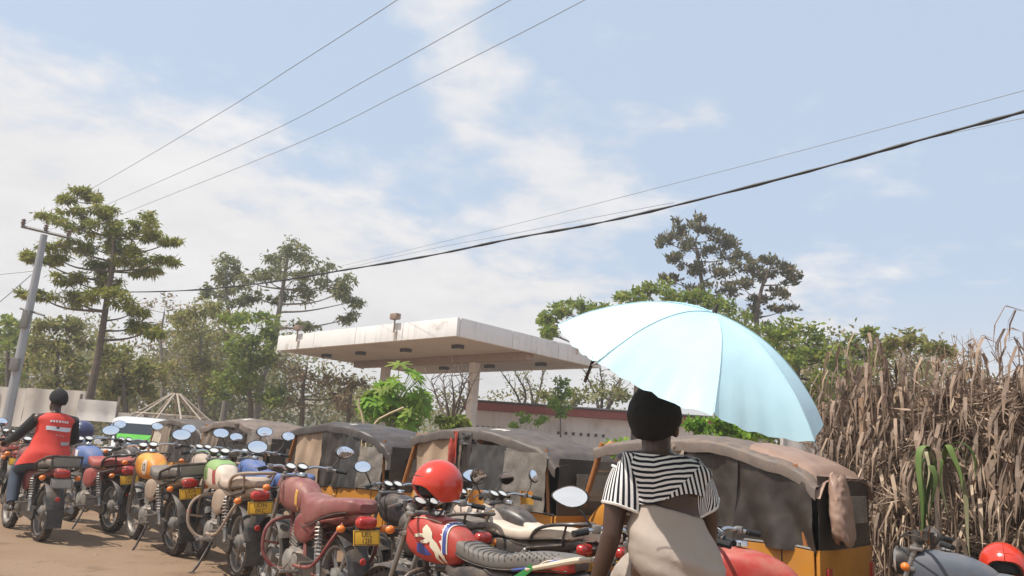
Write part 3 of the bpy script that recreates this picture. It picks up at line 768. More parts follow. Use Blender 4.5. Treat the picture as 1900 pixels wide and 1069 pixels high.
    fw = wheel_parts(fe, 1.30+X, spoke, False)
    hl = link('headlight', cached('bk_head', sh_(lambda b: b.lathe([(0, -.12), (.05, -.115), (.085, -.07), (.095, 0), (.092, .02)], (1.16, 0, .90), 'X', 20))), headm or m_black, fe)
    link('lens', cached('bk_headl', sh_(lambda b: b.lathe([(.09, .02), (.06, .035), (0, .04)], (1.16, 0, .90), 'X', 20))), m_glass, hl)
    for s in (1, -1): indicator(fe, (1.12+X, .08*s, .88), (1.12+X, .19*s, .88))
    def inst(b):
        for s in (-1, 1): b.lathe([(0, -.045), (.035, -.04), (.047, 0), (.050, .018), (.044, .02)], (0, 0, 0), 'Z', 18)
    for s in (1, -1):
        c_ = link('instrument', cached('bk_inst', lambda b: b.lathe([(0, -.045), (.035, -.04), (.047, 0), (.050, .018), (.044, .02)], n=18)), m_black, fe, loc=(1.03+X, .055*s, 1.065), rot=(0, radians(-32), 0))
        link('dial', cached('bk_dial', lambda b: b.lathe([(.044, .012), (.02, .013), (0, .013)], n=18)), m_dial, c_)
    def hb_(b):
        b.tube([(.86, .385, 1.045), (.93, .30, 1.06), (1.00, .16, 1.075), (1.03, .06, 1.04), (1.03, -.06, 1.04), (1.00, -.16, 1.075), (.93, -.30, 1.06), (.86, -.385, 1.045)], .0115, 8, smooth=4)
    hbo = link('handlebar', cached('bk_bar', sh_(hb_)), m_chrome, fe)
    for s in (1, -1):
        link('grip', cached('bk_grip%d' % s, sh_(lambda b: b.tube([(.845, .40*s, 1.042), (.905, .325*s, 1.054)], .018, 8))), m_grip, hbo)
        def lv(b): b.tube([(.955, .27*s, 1.065), (.965, .30*s, 1.06), (.93, .405*s, 1.045)], .006, 6); b.box((.945, .275*s, 1.065), (.05, .05, .045), None, .012)
        link('lever', cached('bk_lever%d' % s, sh_(lv)), m_steel, hbo)
    def cab(b):
        for s in (-1, 1): b.tube([(.95, .27*s, 1.06), (1.10, .20*s, 1.08), (1.16, .05*s, 1.0), (1.06, .03*s, .8)], .005, 5, smooth=4)
    link('cables', cached('bk_cab', sh_(cab)), m_black, fe)
    mr = empty_part('mirrors', fe, (X, 0, 0))
    for s, q in zip((1, -1), mirrors):
        if q: mirror(mr, s, q[1], q[2], q[3], q[4], q[0])
    for c_ in list(mr.children): c_.parent = fe; c_.location = (X, 0, 0)
    bpy.data.objects.remove(mr)
    if flyscreen:
        link('fly_screen', cached('bk_fly', sh_(lambda b: b.grid(lambda u, v: (1.10+.16*u-.05*(2*v-1)**2*1, (v-.5)*.28*(1-.3*u*u), 1.16-.30*u), 6, 8, two=.006))), headm or m_black, fe)
    if guard:
        def gd(b, s):
            if 1:
                b.tube([(.90, .03*s, .66), (.93, .17*s, .63), (.93, .245*s, .54), (.92, .245*s, .38), (.88, .17*s, .27), (.84, .06*s, .24)], .0155, 8, smooth=4)
                b.tube([(.93, .245*s, .46), (.92, .12*s, .44)], .010, 6)
                pass
        def gd2(b, s): b.tube([(.36, .11*s, .33), (.30, .235*s, .36), (-.02, .235*s, .40), (-.20, .19*s, .60), (-.22, .12*s, .72)], .013, 8, smooth=4)
        for s in (1, -1): link('rear_guard', cached('bk_rguard%d' % s, lambda b: gd2(b, s)), guard, t)
        for s in (1, -1): link('crash_guard', cached('bk_guard%d' % s, lambda b: gd(b, s)), guard, t)
    return t

# ---- paint and vinyl
v_maroon = mat('maroon_vinyl', (.20, .055, .050), .45, var=.15, dust=.35, dustcol=(.40, .24, .19), bump=.15, bscale=30)
p_maroon = mat('maroon_paint', (.17, .022, .025), .48, var=.15, dust=.35)
p_red = mat('red_paint', (.42, .028, .022), .48, var=.12, dust=.35)
v_grey = mat('grey_vinyl', (.13, .12, .11), .55, var=.15, dust=.3, bump=.15)
v_beige = mat('beige_vinyl', (.42, .33, .26), .6, var=.12, dust=.3, bump=.1)
v_tan = mat('tan_dusty', (.32, .24, .18), .6, var=.15, dust=.45)
p_orange = mat('orange_paint', (.62, .22, .02), .48, var=.12, col2=(.66, .33, .03), c2scale=5, dust=.25)
p_blue = mat('blue_cover', (.06, .13, .33), .6, var=.15, dust=.3)
v_cream = mat('cream_vinyl', (.62, .52, .42), .55, var=.08, dust=.2)
v_white = mat('white_print', (.70, .66, .62), .5, var=.06)
p_green = mat('green_print', (.22, .36, .12), .5, var=.1, dust=.2)
v_blueprint = mat('navy_print', (.05, .07, .26), .5, var=.1)
v_redv = mat('red_vinyl', (.34, .05, .045), .5, var=.15, dust=.3)
p_dark = mat('dark_paint', (.03, .028, .03), .35, var=.15, dust=.3)
p_bluegrey = mat('blue_grey_cloth', (.085, .10, .125), .7, var=.12, dust=.15)
SK = [(.665, .03, .80, .84), (.65, .075, .74, .88), (.55, .12, .66, .885), (.40, .15, .62, .865), (.22, .165, .66, .865), (.06, .16, .72, .885), (-.14, .15, .77, .90), (-.27, .125, .79, .90), (-.335, .05, .81, .87)]

def groundpos(px, py, z, back=0.0): q = atz(px, py, z); return (q.x, q.y)
def bike_at(px, py, z, theta, xl, scale=.97):
    """rear-axle ground point for a bike whose local point (xl,0,z) lies on pixel px,py"""
    p = atz(px, py, z*scale); th = radians(theta); h = Vector((-sin(th), cos(th), 0)); return p-h*xl*scale

SB = 1.12
# B  the ridden one
pB = atz(72, 1004, 0)
bikeB = motorcycle(pB, 46, 'maroon motorcycle ridden by the person in the red vest, blank tail panel', p_maroon, v_grey, rear='rack', plate=None, scale=1.08, fend=m_black, stand=False, platemat=mat('dull_plate', (.33, .30, .26), .6, var=.2), group='motorcycles at the stand')
# C
pC = atz(205, 988, 0)
bikeC = motorcycle(pC, 50, 'motorcycle with blue and white tank cover and red seat', p_blue, v_redv, panel=v_redv, plate=('UEF', '714A'), lean=5, guard=None, mirrors=(('oval', .40, 1.27, .1, .15), ('oval', .40, 1.25, -.1, .15)), scale=SB, group='motorcycles at the stand')
tC = [c for c in bikeC.children if c.name.startswith('fuel_tank')][0]
decal([(.84, .74), (.92, .74), (.95, 1.0), (.86, .985)], 'white_stripe', v_white, tC); decal([(.96, .74), (1.07, .79), (1.06, .95), (.97, .985)], 'red_patch', v_redv, tC)
# D
pD = atz(322, 1030, 0)
bikeD = motorcycle(pD, 42, 'motorcycle with yellow-orange tank bearing a pale round number badge', p_orange, v_grey, panel=v_tan, rear='rack', plate=('UDX', '21VA'), lean=6, spoke='spoke', mirrors=(('oval', .42, 1.25, .15, .14), ('oval', .42, 1.24, -.05, .16)), scale=SB, group='motorcycles at the stand')
tD = [c for c in bikeD.children if c.name.startswith('fuel_tank')][0]
bd = decal([(.725+.055*cos(2*pi*k/20), .845+.085*sin(2*pi*k/20)) for k in range(20)], 'number_badge', v_cream, tD)
for pts in ([(.742, .805), (.752, .805), (.752, .885), (.742, .885)], [(.700, .805), (.728, .805), (.728, .885), (.700, .885)]): decal(pts, 'badge_digit', m_ink, tD, .005)
decal([(.707, .82), (.721, .82), (.721, .87), (.707, .87)], 'badge_digit_counter', v_cream, tD, .0065)
# D2  dusty beige one between D and E
pD2 = atz(412, 1012, 0)
bikeD2 = motorcycle(pD2, 42, 'dusty beige motorcycle squeezed between the orange-tanked and green-tanked ones', v_beige, v_beige, panel=v_tan, guard=v_tan, rear='rail', rearmat=v_tan, plate=('UEB', '503K'), fend=v_tan, scale=SB, mirrors=(None, ('oval', .38, 1.22, 0, .14)), group='motorcycles at the stand')
# E
pE = atz(442, 1075, 0)
bikeE = motorcycle(pE, 36, 'motorcycle with green, white and red tank and beige grab rail', v_cream, v_beige, panel=v_tan, guard=v_tan, rear='rail', rearmat=v_tan, plate=('UDN', '8KC'), fend=m_black, mirrors=(('oval', .40, 1.22, .1, .12), ('oval', .42, 1.28, -.1, .12)), scale=SB, group='motorcycles at the stand', lean=2)
tE = [c for c in bikeE.children if c.name.startswith('fuel_tank')][0]
decal([(.66, .77), (.72, .76), (.75, .90), (.70, .93)], 'red_patch', v_redv, tE); decal([(.86, .80), (1.02, .80), (1.04, .97), (.90, .99)], 'green_patch', p_green, tE, side=1)
q = MB(); q.grid(lambda u, v: tank_surf(.70+.34*u, pi*.12+pi*.62*v, .004), 12, 12); q.build('green_top', p_green, tE)
# F  maroon one
pF = bike_at(683, 972, .742, 38, -.38, 1.06)
bikeF = motorcycle(pF, 38, 'maroon motorcycle with tank and seat under one maroon vinyl cover', v_maroon, v_maroon, panel=p_maroon, guard=p_maroon, rear=None, plate=('UEL', '12JE'), seatst=SK, seatwr=.012, frame_m=p_maroon, fend=m_black, headm=p_maroon,
                   mirrors=(('oval', .40, 1.22, .0, .12), ('drop', .42, 1.22, -.1, .12)), scale=1.06, group='motorcycles at the stand')
tF = [c for c in bikeF.children if c.name.startswith('fuel_tank')][0]
decal([(.665, .74), (.70, .72), (.715, .95), (.68, .93)], 'gold_stripe', mat('gold_print', (.55, .30, .06), .4), tF)
# G  foreground red-tanked one
pG = bike_at(815, 985, .90, 48, .87)
TG = mat('red_cover', (.44, .030, .022), .5, var=.12, dust=.22)
bikeG = motorcycle(pG, 48, 'foreground motorcycle with red horse-print tank and quilted dark grey seat', TG, mat('quilted_grey', (.125, .118, .11), .5, var=.12, dust=.2), panel=p_dark, guard=m_blackpaint, rear=None, plate=('', ''), seat2=None, headm=m_black,
                   mirrors=(None, ('drop', .44, 1.25, -.15, .14)), group='motorcycles at the stand', cowl=True, platemat=m_black)
# H  behind it, beige seat
pH = bike_at(1090, 1022, .742, 46, -.38)
bikeH = motorcycle(pH, 46, 'motorcycle with cream seat and chequered tank behind the horse-print one', mat('dusty_cream', (.52, .42, .34), .5, var=.12, dust=.25), v_cream, panel=p_dark, rear='rail', rearmat=m_blackpaint, plate=('UEK', '90AB'),
                   mirrors=(('round', .38, 1.24, .0, .32), ('drop', .46, 1.20, -.05, .22)), group='motorcycles at the stand', headm=m_black, flyscreen=True)
tH = [c for c in bikeH.children if c.name.startswith('fuel_tank')][0]
for i in range(4):
    for j in range(4):
        x0 = .66+.05*i; z0 = .77+.045*j
        if (i+j) % 2 == 0: decal([(x0, z0), (x0+.05, z0), (x0+.05, z0+.045), (x0, z0+.045)], 'check_print', v_redv if j < 2 else v_grey, tH)
q = MB(); q.tube([tank_z(.655+.21*math.sin(pi*k/10)*0+.22*(1 if k > 5 else 0)*0+.0, .76+.02*k, .006) for k in range(10)], .006, 5); q.build('tank_piping', p_orange, tH)
# I  red one right of the woman, only its top shows
pI = bike_at(1352, 1045, .90, 62, .95)
bikeI = motorcycle(pI, 62, 'red motorcycle with grey ribbed seat, right of the woman, mostly below view', p_red, v_grey, panel=p_red, rear='rail', rearmat=m_blackpaint, plate=('', ''), group='motorcycles at the stand', mirrors=(('drop', .40, 1.2, 0, .12), None), headm=p_red, seat2=v_white)
# J  grey-blue one at the right edge
pJ = bike_at(1890, 1068, .90, 70, .5)
bikeJ = motorcycle(pJ, 60, 'blue-grey covered motorcycle at the lower right corner, dark mirror raised', p_bluegrey, p_bluegrey, seatst=SK, seatwr=.01, panel=p_dark, rear=None, plate=('', ''), group='motorcycles at the stand', mirrors=(('drop', .42, 1.10, 2.6, .1), None))
# K, L, M  further machines behind, seen between the others
pK = atz(262, 965, 0)
bikeK = motorcycle(pK, 48, 'red-seated motorcycle half hidden behind the orange-tanked one', p_dark, v_redv, panel=p_red, rear='rail', plate=('UEA', '33X'), mirrors=(None, ('drop', .42, 1.3, -.1, .16)), scale=SB, group='motorcycles at the stand', headm=m_black)
pL = atz(8, 935, 0)
bikeL = motorcycle(pL, 40, 'rust-brown motorcycle with a tall luggage cage at the left edge', mat('rust_paint', (.22, .07, .03), .5, var=.2, dust=.3), v_redv, panel=mat('rust_paint'), rear='tall', plate=None, mirrors=(('oval', .40, 1.25, 0, .12), ('oval', .40, 1.25, 0, .12)), scale=SB, group='motorcycles at the stand')
pM = atz(520, 1045, 0)
bikeM = motorcycle(pM, 44, 'motorcycle with blue tank cover behind the green-tanked one', p_blue, p_blue, panel=p_dark, rear=None, plate=None, seatst=SK, mirrors=(('oval', .40, 1.25, .1, .14), ('oval', .42, 1.27, -.1, .18)), scale=SB, group='motorcycles at the stand', headm=m_black)
pN = atz(165, 945, 0)
bikeN = motorcycle(pN, 42, 'dark motorcycle with twin white mirrors behind the blue helmet', p_dark, v_grey, panel=p_dark, rear='rail', plate=None, mirrors=(None, ('oval', .42, 1.27, -.1, .18)), scale=SB, group='motorcycles at the stand', headm=m_black)

pO = (-.32, 6.45)
bikeO = motorcycle(pO, 42, 'dark motorcycle squeezed behind the maroon one, its white mirrors overlapping', p_dark, v_grey, panel=p_dark, rear='rail', plate=None, mirrors=(('oval', .40, 1.22, .05, .16), ('drop', .42, 1.20, -.1, .18)), group='motorcycles at the stand', headm=m_black)
pQ = (.72, 6.05)
bikeQ = motorcycle(pQ, 46, 'black motorcycle with orange hand guards in front of the red-strip taxi', p_dark, v_cream, panel=p_dark, rear='rail', plate=None, mirrors=(('drop', .42, 1.22, .05, .40), ('round', .40, 1.24, -.1, .40)), group='motorcycles at the stand', headm=p_orange)
fQ = [c for c in bikeQ.children if c.name.startswith('fork_assembly')][0]
for s in (1, -1):
    q = MB(); q.grid(lambda u, v: (.98-1.04+.05*sin(pi*u)-.02*v, s*(.24+.18*u), 1.10-.12*v), 8, 4, two=.006); q.build('hand_guard', p_orange, fQ)
# ---- print on G's tank cover: prancing cream horse, navy shapes, white scallops, cream piping
tG = [c for c in bikeG.children if c.name.startswith('fuel_tank')][0]
def hz(x, z): return (.665+(1-x)*.33, .715+z*.245)        # 0..1 box on the left flank, x to the viewer's right is the rear
decal([hz(*p) for p in ((.20, .20), (.42, .14), (.62, .18), (.50, .30), (.36, .42), (.22, .44))], 'navy_patch', v_blueprint, tG, .003)
horse = [[(.40, .92), (.52, .84), (.60, .74), (.62, .60), (.56, .52), (.44, .58), (.36, .68), (.33, .80)],        # neck and head
         [(.56, .52), (.62, .60), (.74, .50), (.84, .34), (.80, .24), (.70, .26), (.58, .38)],                     # body
         [(.36, .68), (.44, .58), (.30, .60), (.14, .56), (.12, .62), (.24, .68)],                                 # foreleg
         [(.44, .58), (.56, .52), (.50, .46), (.34, .44), (.30, .50), (.40, .53)],
         [(.80, .24), (.84, .34), (.93, .20), (.97, .04), (.92, .03), (.86, .16)],                                 # hind leg
         [(.70, .26), (.80, .24), (.80, .14), (.88, .02), (.83, .01), (.72, .12)]]
for pts in horse: decal([hz(*p) for p in pts], 'horse_print', mat('cream_print', (.66, .60, .46), .5, var=.05), tG, .005)
# navy band with scallops near the seat, following the tank's section
for k, (xx, ww, mm, of) in enumerate(((.688, .030, v_blueprint, .004), (.668, .010, v_cream, .0055), (.705, .007, v_white, .005))):
    q = MB(); q.grid(lambda u, v: tank_surf(xx-ww/2+ww*u+.02*sin(v*pi), -.25+(pi+.5)*v, of), 3, 30, two=0); q.build('tank_band', mm, tG)
for k in range(7):
    a = .05+k*.27; c0 = tank_surf(.722, a, .005); 
    q = MB(); q.grid(lambda u, v: tank_surf(.712+.022*u, a-.07*(1-u)+.14*(1-u)*v, .005), 2, 2); q.build('scallop', v_white, tG)
q = MB(); q.grid(lambda u, v: tank_surf(.76+.27*u, pi*.30+pi*.40*v, .004), 10, 10); q.build('pale_red_top', mat('pale_red_cover', (.58, .10, .09), .45, dust=.15), tG)
for v_ in (pi*.30, pi*.70):
    q = MB(); q.tube([tank_surf(.76+.27*u/10, v_, .005) for u in range(11)], .004, 5); q.build('tank_piping', v_cream, tG)
# quilted stitching on G's seat: rows of shallow buttons and seams
sG = [c for c in bikeG.children if c.name.startswith('seat')][0]
sst = catmull([Vector(s) for s in [(.68, .03, .83, .86), (.665, .07, .80, .885), (.56, .105, .765, .865), (.40, .125, .745, .835), (.22, .138, .745, .838), (.06, .140, .765, .872), (-.14, .128, .79, .886), (-.27, .10, .80, .882), (-.315, .04, .82, .86)]], 10)
def seat_surf(x, a, off=.002):
    s_ = min(sst, key=lambda p: abs(p[0]-x)); zc = (s_[2]+s_[3])/2; h = (s_[3]-s_[2])/2+off; w = s_[1]+off; e = 4.2; c, sn = cos(a), sin(a)
    return Vector((x, w*(abs(c)**(2/e))*(1 if c >= 0 else -1), zc+h*(abs(sn)**(2/e))*(1 if sn >= 0 else -1)))
m_seam = mat('seat_seam', (.075, .07, .066), .7); m_stud = mat('seat_stud', (.16, .15, .14), .4)
for k in range(9):
    x = .56-.045*k; q = MB(); q.tube([seat_surf(x-.03*abs(a-pi/2), a, .0035) for a in [(.02+pi*.98*j/16) for j in range(17)]], .0026, 4); q.build('quilt_seam', m_seam, sG)
for i in range(7):
    for j in range(6):
        x = .16-.052*i-(.026 if j % 2 else 0); a = .12+.24*j; p = seat_surf(x, a, .001); q = MB(); q.sphere(p, .0065, 6, 4); q.build('quilt_stud', m_stud, sG)
# red side flash of the seat cover with navy and white edges, cream grab handle, green ribbon
q = MB(); q.grid(lambda u, v: seat_surf(.10-.40*u, -.9+(.25+.85*u)*v+.0, .006), 14, 6, two=.004); q.build('seat_flash', TG, sG)
for dv, mm, rr_ in ((.02, v_white, .0045), (.10, v_blueprint, .009), (.17, v_cream, .0045)):
    q = MB(); q.tube([seat_surf(.10-.40*k/14, -.9+(.25+.85*k/14)+dv, .007) for k in range(15)], rr_, 5); q.build('seat_flash_edge', mm, sG)
def gh(b):
    for s in (1, -1): b.tube([(-.02, .15*s, .79), (-.20, .155*s, .84), (-.36, .145*s, .885), (-.43, .11*s, .895)], [.012, .016, .017, .013], 8, smooth=4)
    b.tube([(-.43, .11, .895), (-.44, 0, .895), (-.43, -.11, .895)], .014, 8)
q = MB(); gh(q); q.build('grab_rail', mat('cream_paint', (.60, .50, .38), .45, dust=.2), bikeG)
q = MB(); q.grid(lambda u, v: (.08-.16*u+.02*v, .163+.006*sin(u*7), .80-.115*(1-u)+.028*v), 8, 2, two=.004); q.build('green_ribbon', mat('green_ribbon', (.03, .22, .05), .5), bikeG)

# ---------------------------------------------------------------- helmets
def helmet(loc, rotz, label, shell_m, tilt=0.0, group='helmets', logo=False):
    h = empty('helmet', loc, 0, label, 'helmet', group); h.rotation_euler = (Matrix.Rotation(rotz, 4, 'Z') @ Matrix.Rotation(tilt, 4, 'Y')).to_euler()
    def f(u, v):
        a = 2*pi*u; face = math.exp(-(((a+pi) % (2*pi)-pi)/.95)**4)
        t1 = 2.15-.75*face; t = .0005+t1*v
        r = (.150, .128, .138); p = Vector((r[0]*sin(t)*cos(a), r[1]*sin(t)*sin(a), r[2]*cos(t)))
        if t > pi/2: p.x *= 1-.06*(t-pi/2); p.z -= .02*(t-pi/2)
        return p
    q = MB(); q.grid(f, 40, 18, two=.022); sh = q.build('shell', shell_m, h)
    q = MB(); q.tube([f(k/48, 1.0)*.985 for k in range(48)], .0085, 6, closed=True); q.build('edge_trim', m_black, h)
    q = MB(); q.sphere((0, 0, 0), (.128, .108, .118), 18, 10, v0=0, v1=.62); q.build('lining', mat('helmet_lining', (.03, .03, .032), .9), h)
    q = MB(); q.tube([(0, .105, -.06), (.03, .08, -.16), (.04, 0, -.19), (.03, -.08, -.16), (0, -.105, -.06)], .008, 5, smooth=4); q.build('chin_strap', m_black, h)
    q = MB(); q.grid(lambda u, v: f(.90+.2*u, .80-.10*v)*1.06+Vector((.02*v, 0, 0)), 8, 3, two=.005); q.build('peak', shell_m if not logo else m_black, h)
    if logo:
        q = MB()
        for k in range(5):
            a0 = .645+.012*k; q.grid(lambda u, v: f(a0+.010*u, .66+.012*v+.010*u)*1.012, 2, 2, two=.002)
        q.grid(lambda u, v: f(.63+.09*u, .700+.010*v)*1.012, 6, 1, two=.002)
        q.build('logo_script', v_white, h)
    return h
m_helred = mat('helmet_red', (.62, .035, .012), .22, var=.05, dust=.05, coat=.6); m_helblue = mat('helmet_navy', (.025, .04, .13), .3, var=.1, dust=.15, coat=.3)
pg = at(812, 900, atz(760, 900, 1.14).y if False else 4.95); helmet((pg.x, pg.y, pg.z), radians(215), 'bright red open-face helmet hung on the horse-print motorcycle handlebar', m_helred, .18, logo=True)
pc = at(152, 800, pC.y+1.15); helmet((pc.x, pc.y, pc.z), radians(200), 'dark blue helmet hung on the blue-tanked motorcycle handlebar', m_helblue, .15)
pj = at(1862, 1050, pJ.y+.9); helmet((pj.x, pj.y, pj.z), radians(240), 'red helmet resting at the lower right corner of the photo', m_helred, -.1)
# red and yellow wrapped bundle between the mirrors behind E, and an orange hand guard on H
# ================================================================= three-wheeled taxis
y_body = mat('taxi_yellow', (.50, .20, .018), .45, var=.12, vscale=3, dust=.28, dustcol=(.36, .22, .12), col2=(.42, .16, .02), c2lo=.55, c2hi=.8, c2scale=4)
y_rust = mat('rusty_orange', (.34, .12, .025), .6, var=.25, vscale=8, dust=.2)
c_dark = mat('dark_canvas', (.036, .027, .022), .48, var=.25, vscale=3, dust=.13, dustcol=(.25, .175, .125), bump=.25, bscale=9)
c_black = mat('black_canvas', (.040, .038, .037), .6, var=.2, dust=.18, dustcol=(.22, .17, .13), bump=.2, bscale=9)
c_roof = mat('roof_canvas', (.066, .052, .043), .5, var=.2, vscale=2, dust=.24, dustcol=(.27, .195, .145), bump=.2, bscale=6)
c_tan = mat('tan_cloth', (.37, .255, .17), .8, var=.12, vscale=4, dust=.2, bump=.2, bscale=25)
c_taupe = mat('taupe_cloth', (.235, .18, .135), .8, var=.12, dust=.2, bump=.2, bscale=25)
c_cream = mat('cream_cloth', (.50, .42, .33), .8, var=.1, dust=.2)
c_brown = mat('brown_plastic', (.30, .185, .135), .40, var=.18, dust=.3, bump=.3, bscale=14)
c_red = mat('red_strip', (.42, .055, .03), .6, var=.12, dust=.1)
c_vinyl = mat('red_brown_vinyl', (.20, .045, .028), .35, var=.25, dust=.15, bump=.4, bscale=20)
m_clear = mat('hazy_plastic', (.27, .235, .20), .22, var=.25, vscale=5, dust=.28, dustcol=(.36, .29, .23), alpha=.60, bump=.4, bscale=12)
m_wind = mat('windscreen_glass', (.35, .38, .38), .08, var=.03, alpha=.30)
c_inner = mat('dark_interior', (.02, .019, .018), .8, var=.2)
TW = .61
RPROF = [(.80, 1.555), (.66, 1.60), (.35, 1.645), (.02, 1.675), (-.35, 1.665), (-.70, 1.61), (-1.02, 1.53), (-1.22, 1.44), (-1.30, 1.34)]
def roof_z(x):
    P = RPROF
    if x >= P[0][0]: return P[0][1]
    for a, b_ in zip(P, P[1:]):
        if b_[0] <= x <= a[0]:
            t = (a[0]-x)/(a[0]-b_[0]); t = t*t*(3-2*t)*.4+t*.6; return a[1]+(b_[1]-a[1])*t
    return P[-1][1]
def cloth(x0, x1, z0, z1, y, folds=5, amp=.02, sag=0.0, skew=0.0, seed=0, ztop=None, tuck=0.0, thick=.006):
    def f(u, v):
        zt_ = z1 if ztop is None else ztop(x0+(x1-x0)*u)
        z = z0+(zt_-z0)*v; w = 1-v
        x = x0+(x1-x0)*u+skew*w+tuck*w*(.5-u)*2
        yy = y+amp*(.35+.65*w)*sin(u*folds*2*pi+seed+1.3*sin(v*3+seed))+.040*fbm((u*3+seed, v*3, seed), 1.0)+.016*fbm((u*9+seed, v*7, seed), 1.0)
        z -= sag*4*u*(1-u)*w
        return (x, yy, z)
    b = MB(); b.grid(f, 28, 14, two=thick); return b

def tuktuk(pos, theta, label, side, front=None, rear_roll=None, sill=None, latch=True, wordmark=None, roofmat=None, patch=None, seed=0, scale=1.0):
    t = empty('auto_rickshaw', (pos[0], pos[1], .003), pi/2+radians(theta), label, 'auto rickshaw', 'three-wheeled taxis in a line', scale)
    # running gear
    for x, y, nm in ((.98, 0, 'front_wheel'), (-.74, .50, 'rear_wheel'), (-.74, -.50, 'rear_wheel')):
        w = empty_part(nm, t, (x, y, .212))
        link('tyre', cached('tt_tyre', lambda b: b.lathe([(.12, -.05), (.17, -.055), (.205, -.045), (.211, 0), (.205, .045), (.17, .055), (.12, .05)], axis='Y', n=24)), m_tyre, w)
        link('rim', cached('tt_rim', lambda b: b.lathe([(0, -.03), (.05, -.035), (.10, -.02), (.125, -.052), (.13, 0), (.125, .052), (.10, .02), (.05, .035), (0, .03)], axis='Y', n=20)), m_steel, w)
    link('floor_pan', cached('tt_floor', lambda b: (b.box((-.25, 0, .29), (1.95, 1.14, .05), None, .01), b.box((-.55, 0, .36), (.5, .5, .1), None, .02))), m_black, t)
    # rear tub: side panels with the wheel arch cut out
    arch = [(-.74+.27*cos(a), .225+.27*sin(a)) for a in [pi*(1-k/12) for k in range(13)]]
    poly = [(-1.28, .34), (-1.06, .30)]+[(x, max(z, .29)) for x, z in arch]+[(.04, .29), (.06, .55), (.02, .80), (-.4, .815), (-1.1, .825), (-1.27, .81)]
    poly = [p for p in poly]
    for s in (1, -1):
        sp = link('side_panel', cached('tt_side%d' % s, lambda b: b.prism(poly, .03, Matrix.Rotation(pi/2, 3, 'X'), (0, s*TW, 0)), smooth=False), y_body, t)
        link('wheel_arch', cached('tt_arch%d' % s, lambda b: b.grid(lambda u, v: (-.74+.285*cos(pi*u), s*(TW+.02-.16*v), .225+.285*sin(pi*u)), 14, 2, two=.012)), m_black, sp)
        link('top_rail', cached('tt_rail%d' % s, lambda b: b.tube([(.03, s*TW, .81), (-.4, s*TW, .825), (-1.1, s*TW, .835), (-1.27, s*(TW-.02), .82)], .016, 6)), m_black, sp)
        if latch and s == 1:
            link('hatch', cached('tt_hatch', lambda b: b.box((-.22, TW+.022, .70), (.20, .012, .17), None, .006)), y_body, sp)
            link('hatch_knob', cached('tt_knob', lambda b: b.sphere((-.29, TW+.034, .70), .011, 8, 6)), m_chrome, sp)
            link('panel_seam', cached('tt_seam', lambda b: b.box((-1.02, TW+.0165, .60), (.010, .004, .42))), m_ink, sp)
            link('rub_strip', cached('tt_rub', lambda b: b.box((-.30, TW+.02, .485), (.55, .010, .022), None, .004)), m_black, sp)
    def rp(b):
        b.grid(lambda u, v: (-1.285-.05*sin(pi*u)**.6, -TW+2*TW*u, .34+.48*v), 14, 4, two=.03)
    rear = link('rear_panel', cached('tt_rear', rp), y_body, t)
    for s in (1, -1):
        link('tail_lamp', cached('tt_tail%d' % s, lambda b: b.box((-1.335, s*.50, .62), (.04, .09, .14), None, .012)), m_redlens, rear)
    link('louvre', cached('tt_louv', lambda b: [b.box((-1.345, 0, .52+.035*k), (.02, .50, .014)) for k in range(5)], smooth=False), m_black, rear)
    link('bumper', cached('tt_bump', lambda b: b.tube([(-1.30, .56, .36), (-1.40, .45, .36), (-1.42, 0, .36), (-1.40, -.45, .36), (-1.30, -.56, .36)], .022, 8, smooth=4)), m_black, t)
    if wordmark:
        text('wordmark', wordmark, .10, m_ink, rear, frame((-1.340, .36, .72), (0, -1, 0), (-1, 0, 0)), .002)
    # front cowl, headlamp, windscreen
    def cowl_(b):
        rings = []
        for z, w, xf in ((.30, .30, 1.16), (.42, .42, 1.24), (.60, .50, 1.26), (.80, .55, 1.18), (.93, .57, 1.04), (.975, .565, .96)):
            ring = []
            for k in range(15):
                a = -pi/2+pi*k/14; ring.append(Vector((.62+(xf-.62)*abs(cos(a))**.8, w*sin(a), z)))
            for k in range(15):
                a = pi/2-pi*k/14; ring.append(Vector((.62+(xf-.66)*abs(cos(a))**.8*.96, (w-.02)*sin(a), z)))
            rings.append(ring)
        b.loft(rings, cap=True)
    cw = link('front_cowl', cached('tt_cowl', cowl_), y_body, t)
    hl = link('headlight', cached('tt_hl', lambda b: b.lathe([(.085, -.03), (.09, .02), (.08, .03)], (1.25, 0, .70), 'X', 18)), m_chrome, cw)
    link('lens', cached('tt_hll', lambda b: b.lathe([(.08, .03), (.05, .045), (0, .05)], (1.25, 0, .70), 'X', 18)), m_glass, hl)
    link('front_mudguard', cached('tt_mud', lambda b: fender(b, .98, .25, .075, radians(10), radians(165), 12, .212)), y_body, t)
    link('windscreen_frame', cached('tt_wf', lambda b: (b.tube([(1.00, .545, .96), (.80, .56, 1.50), (.74, .50, 1.555), (.74, -.50, 1.555), (.80, -.56, 1.50), (1.00, -.545, .96)], .026, 8), b.tube([(.88, -.555, 1.28), (.88, .555, 1.28)], .012, 6))), y_rust, t)
    link('windscreen', cached('tt_ws', lambda b: b.grid(lambda u, v: (.99-.235*v, -.53+1.06*u, .99+.54*v), 2, 2, two=.006)), m_wind, t)
    # canopy posts
    for s in (1, -1):
        link('post', cached('tt_postb%d' % s, lambda b: b.tube([(.0, s*TW, .80), (.02, s*.60, 1.58)], .018, 6)), y_rust, t)
        link('post', cached('tt_postc%d' % s, lambda b: b.tube([(-1.20, s*.59, .82), (-1.12, s*.58, 1.46)], .018, 6)), y_rust, t)
        link('post', cached('tt_posta%d' % s, lambda b: b.tube([(.99, s*.56, .95), (.90, s*.575, 1.20), (.78, s*.585, 1.555)], .024, 8)), y_rust, t)
